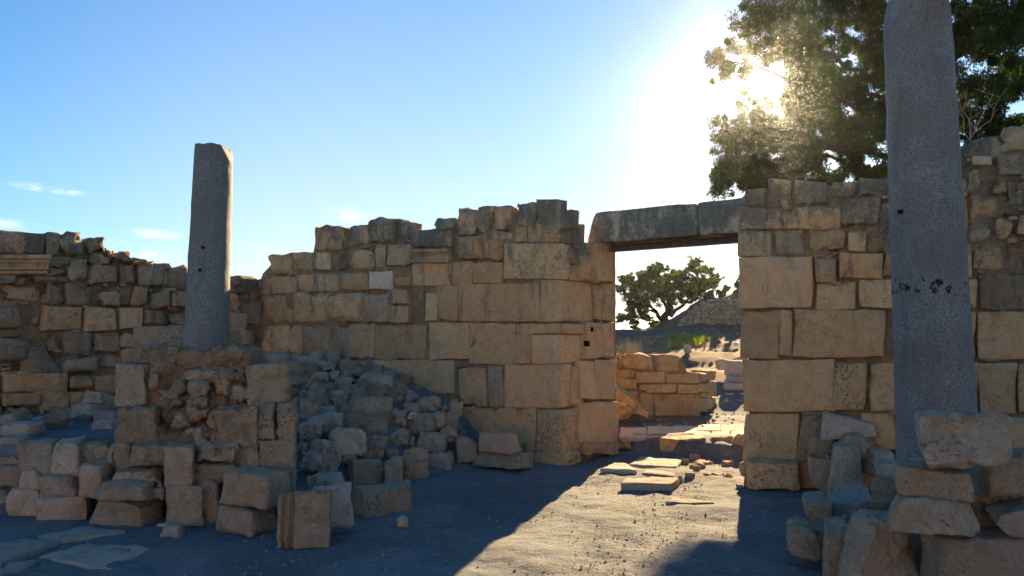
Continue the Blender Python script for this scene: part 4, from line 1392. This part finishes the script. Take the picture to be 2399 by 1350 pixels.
# pebbles and clods all over the court
def pebble_field(name, n, gen, size, mat, sd):
    lr_ = np.random.default_rng(sd)
    base = np.array([[1, 0, 0], [-1, 0, 0], [0, 1, 0], [0, -1, 0], [0, 0, 1], [0, 0, -1]], float)
    tri = np.array([[0, 2, 4], [2, 1, 4], [1, 3, 4], [3, 0, 4], [2, 0, 5], [1, 2, 5], [3, 1, 5], [0, 3, 5]])
    x, y = gen(lr_, n)
    z = terrain(x, y)
    s = size[0] * (size[1] / size[0]) ** (lr_.random(n) ** 4.5)
    V = base[None] * lr_.uniform(.6, 1.2, (n, 6, 1)) * np.array([1, 1, .65]) * s[:, None, None]
    a = lr_.uniform(0, 6.28, n); ca, sa = np.cos(a)[:, None], np.sin(a)[:, None]
    V = np.stack([V[..., 0] * ca - V[..., 1] * sa, V[..., 0] * sa + V[..., 1] * ca, V[..., 2]], -1)
    V = V + np.stack([x, y, z + s * .2], -1)[:, None, :]
    Fq = (tri[None] + (np.arange(n) * 6)[:, None, None]).reshape(-1, 3)
    o = big_mesh(name, V.reshape(-1, 3), Fq, mat, smooth=False)
    return o
def gen_court(lr_, n):
    return lr_.uniform(-3.4, 3.2, n), 4.3 + 5.6 * lr_.random(n)
def gen_path(lr_, n):
    t = lr_.random(n); return 2.1 - 1.6 * t + lr_.normal(0, .5, n), 9.3 - 4.7 * t
pb = pebble_field('pebbles', 6500, gen_court, (.003, .018), M['field'], 3); tag(pb, 'loose pebbles and clods strewn over the trodden earth court', 'pebbles', kind='stuff')
pb = pebble_field('pebbles', 3000, gen_path, (.003, .012), M['field'], 4); tag(pb, 'loose pebbles and clods on the sunlit path to the doorway', 'pebbles', kind='stuff')
pb = pebble_field('gravel', 2600, lambda l, n: (l.uniform(2, 9, n), l.uniform(11, 25, n)), (.02, .09), M['field'], 8); tag(pb, 'stony litter on the rising ground beyond the doorway', 'gravel', kind='stuff')

# ------------------------------------------------------------------ beyond the doorway
# low golden wall: front plane and right end plane
LA = atd(1450, 985, 11.9); LB = atd(1640, 975, 12.5); LA[2] = LB[2] = 0
ldir = (LB - LA) / np.linalg.norm(LB - LA); LN = np.array([ldir[1], -ldir[0], 0])
LOWW = (LA, LN)
LC = atd(1680, 958, 13.7); LC[2] = 0
sdir = (LC - LB) / np.linalg.norm(LC - LB); LOWS = (LB, np.array([sdir[1], -sdir[0], 0]))
lw = empty('low_wall', (LB + np.array([0, 0, .17])), 'low wall of golden stone blocks seen through the doorway', 'wall')
wall_core('mortar_core', [(1380, 836), (1590, 836), (1601, 838), (1603, 872), (1640, 874)], LOWW, lw, 0, .04, .8, 'mortar', amp=.02)
wall_stones('''
9 -220 90 -100 235 g
9 -100 95 18 235 g
9 18 92 66 238 g
9 60 105 326 242 gb
9 328 114 556 252 gb
9 -200 235 20 300 g
9 20 237 186 302 g
9 188 246 422 346 g
9 424 262 720 352 g
9 -200 300 20 400 g
9 20 305 192 402 g
9 194 355 270 416 g
9 264 356 522 432 g
9 524 360 720 434 g
9 -200 400 70 500 g
9 68 400 204 496 g
9 -200 500 100 620 g
9 90 496 215 612 g
9 214 430 326 604 g
9 324 440 718 630 g
''', LOWW, lw, depth=.3, defmat='g', cell=.08, joint=.01, chink=0)
wall_stones('''
9 716 262 772 346 g
9 770 244 842 332 g
9 718 350 782 422 g
9 780 335 846 456 g
9 722 422 776 468 g
9 718 468 778 592 g
9 776 458 850 576 g
''', LOWS, lw, depth=.3, defmat='g', cell=.08, joint=.01, chink=0)
# carved fragment leaning on it
def fragment():
    d0 = 11.35
    tri = [atd(*px('9', *c_), d0) for c_ in ((-60, 330), (40, 398), (284, 600), (272, 632), (160, 590), (110, 640), (-60, 650))]
    V = []; n_ = len(tri)
    for off in (0, .12, .30):
        for p_ in tri: V.append(p_ + np.array([off * .3, off, .0]))
    Fs = [tuple(range(n_))[::-1], tuple(range(2 * n_, 3 * n_))]
    for l_ in (0, 1):
        for j in range(n_):
            a, b = l_ * n_ + j, l_ * n_ + (j + 1) % n_; Fs.append((a, b, b + n_, a + n_))
    Fs = [f[::-1] for f in Fs]
    o_ = tri[4].copy(); o_[2] = .17
    o = new_obj('carved_fragment', V, Fs, M['golden'], None, o_, smooth=False)
    tag(o, 'slanting carved stone fragment leaning against the low golden wall behind the left jamb', 'carved fragment')
    for (x0, y0, x1, y1) in ((40, 500, 110, 560), (70, 540, 150, 610), (120, 510, 190, 570), (50, 570, 110, 630)):
        Q = [atd(*px('9', *c_), d0 - .05) for c_ in ((x0, y0), (x1, y0), (x1, y1), (x0, y1))]
        V, Fs = block(hexa_from_quad(Q, np.array([0, .15, 0])), r=.07, cell=.05, amp=.02, freq=12, seed=nseed())
        new_obj('carved_leaf', V, Fs, M['golden'], o, o_)
fragment()
for i, t in enumerate((('rounded stone on top of the pile behind the right jamb', 985, 128, 1110, 182, 16.0), ('upright grey stone in the pile behind the right jamb', 926, 160, 1110, 282, 15.5), ('long grey stone in the middle of the pile behind the right jamb', 920, 285, 1110, 342, 15.2),
                        ('lowest long grey stone of the pile behind the right jamb', 914, 345, 1110, 408, 14.9), ('shallow earthy step stone below the pile behind the right jamb', 905, 430, 1110, 470, 14.5), ('brown boulder left of the pile behind the right jamb', 845, 150, 935, 232, 16.2))):
    rock(t[0], '9', *t[1:5], d=t[5], k=.6, m='grey', r=.06, cuts=3, name='pile_stone', cat='stone')
rock('stubby stone standing on the rising ground above the low golden wall', '9', 575, 40, 645, 92, d=19.0, k=.8, m='grey', r=.1, cuts=2, name='stone', cat='stone')
rock('small white piece of litter on the slope beyond the doorway', '9', 992, 8, 1036, 30, d=20.5, k=.5, m='litter', r=.05, cuts=2, name='litter_scrap', cat='litter')

# hill terrace wall
TW = (np.array([6.5, 26.05, 0]), np.array([0, -1, 0]))
tw = empty('retaining_wall', (7.0, 26.1, 1.8), 'rough stone terrace wall on the hillside behind the tree', 'wall')
wall_core('mortar_core', [(1588, 772), (1600, 752), (1625, 728), (1660, 712), (1700, 706), (1760, 700), (1900, 690)], TW, tw, 1.2, .05, .5, 'mortar', step=.2)
lr = np.random.default_rng(21)
rows_y = [798, 788, 778, 768, 758, 748, 738, 728, 718, 709]
txt = ''
for i, yb in enumerate(rows_y):
    left = np.interp(yb, [705, 728, 752, 772, 800], [1665, 1628, 1598, 1588, 1583])
    x = left
    while x < 1765:
        w_ = lr.uniform(10, 19)
        txt += 'F %.1f %.1f %.1f %.1f b\n' % (x, yb - 10 + lr.uniform(-1, 1), x + w_, yb + lr.uniform(-1, 1)); x += w_ + .6
wall_stones(txt, TW, tw, depth=.3, defmat='y', cell=.06, joint=.02, amp=.03, rr=.05, jit=.12, chink=0)

# ------------------------------------------------------------------ trees and plants
def tube(pts, rad, seg=7):
    pts = np.asarray(pts, float); V = []; Fs = []
    for i, p_ in enumerate(pts):
        d_ = pts[min(i + 1, len(pts) - 1)] - pts[max(i - 1, 0)]; d_ /= np.linalg.norm(d_)
        a_ = np.cross(d_, (0.3, .9, .2)); a_ /= np.linalg.norm(a_); b_ = np.cross(d_, a_)
        for k in range(seg):
            t = 2 * math.pi * k / seg; V.append(p_ + (a_ * math.cos(t) + b_ * math.sin(t)) * rad[i])
    for i in range(len(pts) - 1):
        for k in range(seg):
            a, b = i * seg + k, i * seg + (k + 1) % seg; Fs.append((a, b, b + seg, a + seg))
    return V, Fs
def join(parts):
    V = []; Fs = []
    for v, f in parts:
        o_ = len(V); V += list(v); Fs += [tuple(i + o_ for i in q) for q in f]
    return V, Fs
def limb(a, b, r0, r1, sag, lr_, n=9):
    a, b = np.asarray(a, float), np.asarray(b, float); pts = []; L_ = np.linalg.norm(b - a)
    w = lr_.normal(0, L_ * .035, (n, 3)); w[0] = 0
    for i in range(n):
        t = i / (n - 1); p_ = a + (b - a) * t + w[i] * (t * (1 - t) * 3 + .15); p_[2] += sag * math.sin(math.pi * t)
        pts.append(p_)
    return pts, list(np.linspace(r0, r1, n))

def leaves(centres, radii, per, size, lr_, flat=.75, elong=2.2):
    """many small leaf sprays round the given centres"""
    n = int(np.sum(per)); ci = np.repeat(np.arange(len(centres)), per)
    C = np.asarray(centres)[ci]; R = np.asarray(radii)[ci]
    d_ = lr_.normal(size=(n, 3)); d_ /= np.linalg.norm(d_, axis=1, keepdims=True)
    P_ = C + d_ * (R * lr_.random(n) ** .5)[:, None] * np.array([1, 1, flat])
    u = lr_.normal(size=(n, 3)) + d_ * .8; u[:, 2] -= .25; u /= np.linalg.norm(u, axis=1, keepdims=True)
    w = np.cross(u, lr_.normal(size=(n, 3))); w /= np.maximum(np.linalg.norm(w, axis=1, keepdims=True), 1e-6)
    s = size * lr_.uniform(.6, 1.35, n)[:, None]
    V = np.stack([P_ - u * s * .5 * elong, P_ + w * s * .5, P_ + u * s * .5 * elong, P_ - w * s * .5], 1)
    return V.reshape(-1, 3), np.arange(n * 4).reshape(n, 4)

def sun_gap(cen, rad, per):
    """the crown is thin at its rim, where the low sun comes through"""
    o = ([], [], [])
    for c_, r_, p_ in zip(cen, rad, per):
        q = (np.asarray(c_) - CAMP); q = q / np.linalg.norm(q)
        a_ = math.degrees(math.acos(min(1.0, float(q @ sun_v))))
        sz_ = math.degrees(r_ / TD)
        if a_ < 1.0 + .4 * sz_: continue
        o[0].append(c_); o[1].append(r_); o[2].append(int(p_ * (.6 if a_ < 2.4 else 1.0)))
    return o
# evergreen at the right: its crown overhangs the wall, its rim crosses the sun
lr = np.random.default_rng(33)
TD = 18.5
trunk_base = np.array([ray(2150, 700)[0] * TD, TD, 1.0])
ev = empty('evergreen_tree', trunk_base, 'tall dark evergreen tree behind the right wall, crossing the sun', 'tree')
rim = [(1740, -10), (1745, 40), (1735, 75), (1700, 110), (1660, 152), (1690, 170), (1725, 205), (1765, 235), (1735, 262), (1695, 300), (1690, 330), (1715, 345), (1680, 380), (1670, 405), (1700, 430), (1668, 458)]
cen = []; rad = []; per = []
def add_c(X, Y, d, r, p): cen.append(atd(X, Y, d)); rad.append(r); per.append(int(p))
# arms: sprays strung along boughs that end in the rim
boughs = [((2060, 330), (1752, 30)), ((2100, 250), (1668, 150)), ((2060, 200), (1790, 60)), ((2080, 100), (1870, -60)), ((2100, 380), (1700, 300)), ((2060, 420), (1678, 392)), ((2080, 470), (1705, 420)), ((2150, 200), (2420, 60)), ((2150, 300), (2440, 200)), ((2150, 330), (2450, 320)), ((2100, 120), (2050, -120)), ((2180, 120), (2300, -100)),
          ((2050, 300), (1820, 120)), ((2090, 450), (1800, 490)), ((2040, 460), (1790, 475)), ((2150, 420), (2400, 400)), ((2000, 300), (1850, 330)), ((2050, 350), (1780, 380)), ((1900, 150), (1742, 20)), ((1850, 350), (1700, 335)), ((1850, 420), (1690, 432))]
wood = []
trunk_top = atd(2190, -250, TD)
pts, rd = limb(trunk_base, trunk_top, .34, .12, 0, lr, 12); wood.append(tube(pts, rd, 10))
for (ax, ay), (bx_, by_) in boughs:
    d0, d1 = TD + lr.uniform(-.3, .3), TD + lr.uniform(-2.0, 1.6)
    a, b = atd(ax, ay, d0), atd(bx_, by_, d1)
    pts, rd = limb(a, b, .075, .012, .25, lr); wood.append(tube(pts, rd, 6))
    for q in range(46):
        t = lr.uniform(.12, 1.02); i = min(int(t * 8), 7); p_ = pts[i] + (pts[i + 1] - pts[i]) * (t * 8 - i)
        sp_ = (.62 * (1 - t) + .16)
        cen.append(p_ + lr.normal(0, sp_, 3) * np.array([1, 1, .8])); rad.append(lr.uniform(.08, .26)); per.append(int(lr.uniform(90, 170)))
# the big limb that shows as a dark diagonal
pts, rd = limb(atd(2090, 455, TD), atd(1925, 310, TD - .8), .17, .07, .05, lr); wood.append(tube(pts, rd, 8))
pts, rd = limb(atd(2085, 470, TD), trunk_base + np.array([0, 0, 2.2]), .18, .22, 0, lr); wood.append(tube(pts, rd, 8))
# body of the crown
k = 0
while k < 980:
    X, Y = lr.uniform(1700, 2520), lr.uniform(-330, 500)
    lim_x = np.interp(Y, [-330, -60, 20, 80, 150, 200, 250, 300, 350, 400, 450, 500], [1960, 1850, 1775, 1770, 1720, 1770, 1800, 1725, 1715, 1712, 1755, 1785])
    if X < lim_x: continue
    d_ = TD + lr.normal(0, 1.3)
    nz_ = float(vnoise(np.array([[X / 62.0, Y / 50.0, d_ * .35]]), 4)[0])
    if nz_ < -.12: continue
    if Y > 420 and X > 1760 and lr.random() < .3: continue
    add_c(X, Y, d_, lr.uniform(.14, .36), lr.uniform(190, 380)); k += 1
for q in range(24):
    add_c(lr.uniform(1742, 1850), lr.uniform(478, 500), TD + lr.normal(0, .4), lr.uniform(.15, .3), lr.uniform(120, 220))
# twigs at the rim
for X, Y in rim:
    for q in range(7):
        add_c(X + abs(lr.normal(4, 20)), Y + (lr.normal(0, 12) if Y < 420 else -abs(lr.normal(0, 10))), TD + lr.normal(0, .5), lr.uniform(.07, .2), lr.uniform(50, 110))
cen, rad, per = sun_gap(cen, rad, per)
V, Fq = leaves(cen, rad, per, .034, lr, .9, 3.2)
big_mesh('crown', V, Fq, M['cypress'], False, ev, trunk_base)
V, Fs = join(wood); new_obj('trunk', V, Fs, M['bark'], ev, trunk_base)

# olive-like tree on the hill
lr = np.random.default_rng(44)
OD = 29.5
ob_ = atd(*px('C', 565, 862), OD); ob_[2] -= .15
ol = empty('hill_tree', ob_, 'broad bushy tree with several trunks on the slope beyond the doorway', 'tree')
cl = [(470, 235, 60), (430, 280, 70), (340, 320, 70), (250, 380, 80), (140, 380, 60), (330, 430, 110), (200, 480, 100), (240, 590, 90), (190, 680, 70), (180, 780, 55), (110, 790, 45), (480, 420, 110), (600, 400, 110), (640, 320, 60), (740, 330, 75), (720, 430, 110), (830, 440, 90), (850, 520, 80), (930, 470, 70), (600, 520, 110), (480, 540, 110), (350, 560, 110), (330, 660, 80),
      (900, 200, 70), (850, 270, 60), (960, 300, 70), (1040, 250, 60), (1070, 340, 70), (1140, 350, 50), (1010, 420, 70), (1100, 420, 50), (930, 380, 60), (980, 520, 40), (740, 540, 80), (520, 210, 40), (930, 150, 40), (80, 470, 45), (90, 350, 40), (300, 760, 45), (230, 860, 40), (60, 810, 40), (250, 930, 30), (430, 880, 40), (380, 800, 40), (470, 850, 25)]
cen = []; rad = []; per = []
for x, y, r in cl:
    thin = .45 if (x > 820 and y < 440) or r < 50 else 1.0
    for q in range(22):
        X, Y = px('C', x + lr.normal(0, r * .62), y + lr.normal(0, r * .55))
        cen.append(atd(X, Y, OD + lr.normal(0, .9))); rad.append(r / 4.82 / F_PX * OD * lr.uniform(.2, .6)); per.append(int(lr.uniform(60, 130) * thin))
V, Fq = leaves(cen, rad, per, .034, lr, .8, 3.0)
big_mesh('crown', V, Fq, M['olive'], False, ol, ob_)
wood = []
for (x0, y0), (x1, y1), r0 in (((560, 870), (610, 620), .17), ((610, 640), (560, 380), .09), ((610, 640), (700, 420), .09), ((555, 860), (440, 700), .11), ((440, 700), (300, 560), .06), ((480, 740), (360, 720), .06), ((360, 720), (230, 860), .04), ((630, 780), (820, 600), .09), ((820, 600), (960, 400), .05), ((700, 700), (930, 580), .05), ((540, 880), (430, 840), .05), ((600, 700), (480, 520), .07), ((640, 760), (650, 560), .08), ((960, 400), (900, 170), .03), ((960, 400), (1120, 350), .03), ((430, 840), (380, 930), .03)):
    pts, rd = limb(atd(*px('C', x0, y0), OD), atd(*px('C', x1, y1), OD + lr.uniform(-.4, .4)), r0, r0 * .5, .05, lr, 7); wood.append(tube(pts, rd, 6))
V, Fs = join(wood); new_obj('trunk', V, Fs, M['bark'], ol, ob_)

# prickly pears along the hill crest
def pad(c, u, w, n_, a, b, t):
    V = []; Fs = []; R_, S_ = 6, 10
    for i in range(R_ + 1):
        ph = math.pi * i / R_
        for k in range(S_):
            th_ = 2 * math.pi * k / S_
            V.append(c + u * (-math.cos(ph) * b + b) + w * (math.sin(ph) * math.cos(th_) * a) + n_ * (math.sin(ph) * math.sin(th_) * t))
    for i in range(R_):
        for k in range(S_):
            p_, q = i * S_ + k, i * S_ + (k + 1) % S_; Fs.append((p_, q, q + S_, p_ + S_))
    return V, Fs
lr = np.random.default_rng(55)
for i, (x, y, lab) in enumerate(((1000, 640, 'leftmost low prickly pear on the hill crest'), (1055, 625, 'prickly pear with a single tall pad beside the leftmost clump on the crest'), (1105, 615, 'prickly pear clump in the middle of the crest row'), (1170, 600, 'small prickly pear right of the middle clump on the crest'), (1300, 550, 'low prickly pear near the right jamb on the crest'), (1400, 510, 'tallest prickly pear, beside the right jamb above the hill'))):
    p0 = atd(*px('C', x, y), 26.8)
    root = empty('prickly_pear', p0, lab, 'cactus', 'prickly pears on the hill crest')
    for q in range(6 if i < 5 else 9):
        up = np.array([lr.normal(0, .45), lr.normal(0, .3), 1.0]); up /= np.linalg.norm(up)
        w = np.cross(up, (lr.normal(), lr.normal(), .1)); w /= np.linalg.norm(w); n_ = np.cross(up, w)
        lvl = 0 if q < 3 else (.22 if q < 6 else .45)
        V, Fs = pad(p0 + np.array([lr.normal(0, .16), lr.normal(0, .12), lvl - .05]), up, w, n_, .10, .15, .025)
        new_obj('pad', V, Fs, M['cactus'], root, p0)

def blades(n, gen, h, wd, lr_, lean=.4):
    x, y = gen(lr_, n); z = terrain(x, y)
    P_ = np.stack([x, y, z - .01], 1)
    a = lr_.uniform(0, 6.28, n); side = np.stack([np.cos(a), np.sin(a), 0 * a], 1) * wd
    hh = h * lr_.uniform(.5, 1.25, n)
    tip = P_ + np.stack([lr_.normal(0, lean, n) * hh, lr_.normal(0, lean, n) * hh, hh], 1)
    V = np.stack([P_ - side, P_ + side, tip], 1)
    return V.reshape(-1, 3), np.arange(n * 3).reshape(n, 3)
lr = np.random.default_rng(66)
def gen_px(quads, d0, d1):
    def f(l, n):
        x = np.zeros(n); y = np.zeros(n)
        for i in range(n):
            X0, Y0, X1, Y1 = quads[l.integers(len(quads))]
            t = l.normal(0, .25), l.normal(0, .25)
            p_ = hit((X0 + X1) / 2 + t[0] * (X1 - X0), (Y0 + Y1) / 2 + t[1] * (Y1 - Y0), 12, 40)
            x[i], y[i] = p_[0], p_[1]
        return x, y
    return f
V, Fq = blades(2600, gen_px([(1565, 788, 1620, 800), (1590, 792, 1650, 808), (1610, 790, 1672, 802), (1560, 806, 1605, 818)], 0, 0), .13, .012, lr, .6)
gt = big_mesh('grass', V, Fq, M['grass'], False); tag(gt, 'patch of fresh green grass on the slope beyond the doorway', 'grass', kind='stuff')
V, Fq = blades(420, gen_px([(1448, 822, 1500, 845)], 0, 0), .45, .008, lr, .5)
gt = big_mesh('dry_grass', V, Fq, M['straw'], False); tag(gt, 'dry straw-coloured grass above the low golden wall', 'grass', kind='stuff')
# bare twiggy shrub behind the right wall
def twig_shrub(name, label, base, n, L_, lr_):
    root = empty(name, base, label, 'shrub'); parts = []
    for i in range(n):
        tip = base + np.array([lr_.normal(0, .28), lr_.normal(0, .15), 1.0]) * L_ * lr_.uniform(.6, 1.1)
        pts, rd = limb(base, tip, .006, .0015, .0, lr_, 6); parts.append(tube(pts, rd, 4))
        for q in range(3):
            s_ = pts[lr_.integers(2, 5)]; t_ = s_ + np.array([lr_.normal(0, .5), lr_.normal(0, .3), .6]) * L_ * .35
            p2, r2 = limb(s_, t_, .003, .001, 0, lr_, 4); parts.append(tube(p2, r2, 4))
    V, Fs = join(parts); new_obj('twig', V, Fs, M['twig'], root, base)
twig_shrub('dry_shrub', 'bare pale twigs standing up behind the right wall beside the thick column', atd(2272, 330, 8.6), 5, .6, np.random.default_rng(3))
# ------------------------------------------------------------------ the dusty air, bright round the low sun
def haze():
    lo, hi = np.array([-9500, -4500, -13.5]), np.array([9500, 16500, 15.0])
    V = [(x, y, z) for x in (lo[0], hi[0]) for y in (lo[1], hi[1]) for z in (lo[2], hi[2])]
    Fs = [(0, 1, 3, 2), (4, 6, 7, 5), (0, 4, 5, 1), (2, 3, 7, 6), (0, 2, 6, 4), (1, 5, 7, 3)]
    m = bpy.data.materials.new('dusty air'); m.use_nodes = True; m.node_tree.nodes.clear(); k = N(m.node_tree)
    v = k.n('ShaderNodeVolumePrincipled'); v.inputs['Color'].default_value = rgb(.9, .92, .95)
    v.inputs['Density'].default_value = HAZE; v.inputs['Anisotropy'].default_value = .91
    o_ = k.n('ShaderNodeOutputMaterial'); k.L.new(v.outputs[0], o_.inputs['Volume'])
    o = new_obj('haze', V, Fs, m, smooth=False); o['kind'] = 'stuff'; o['label'] = 'thin dusty air glowing round the low sun'
HAZE = .00023
haze()
print('objects', len(bpy.data.objects))
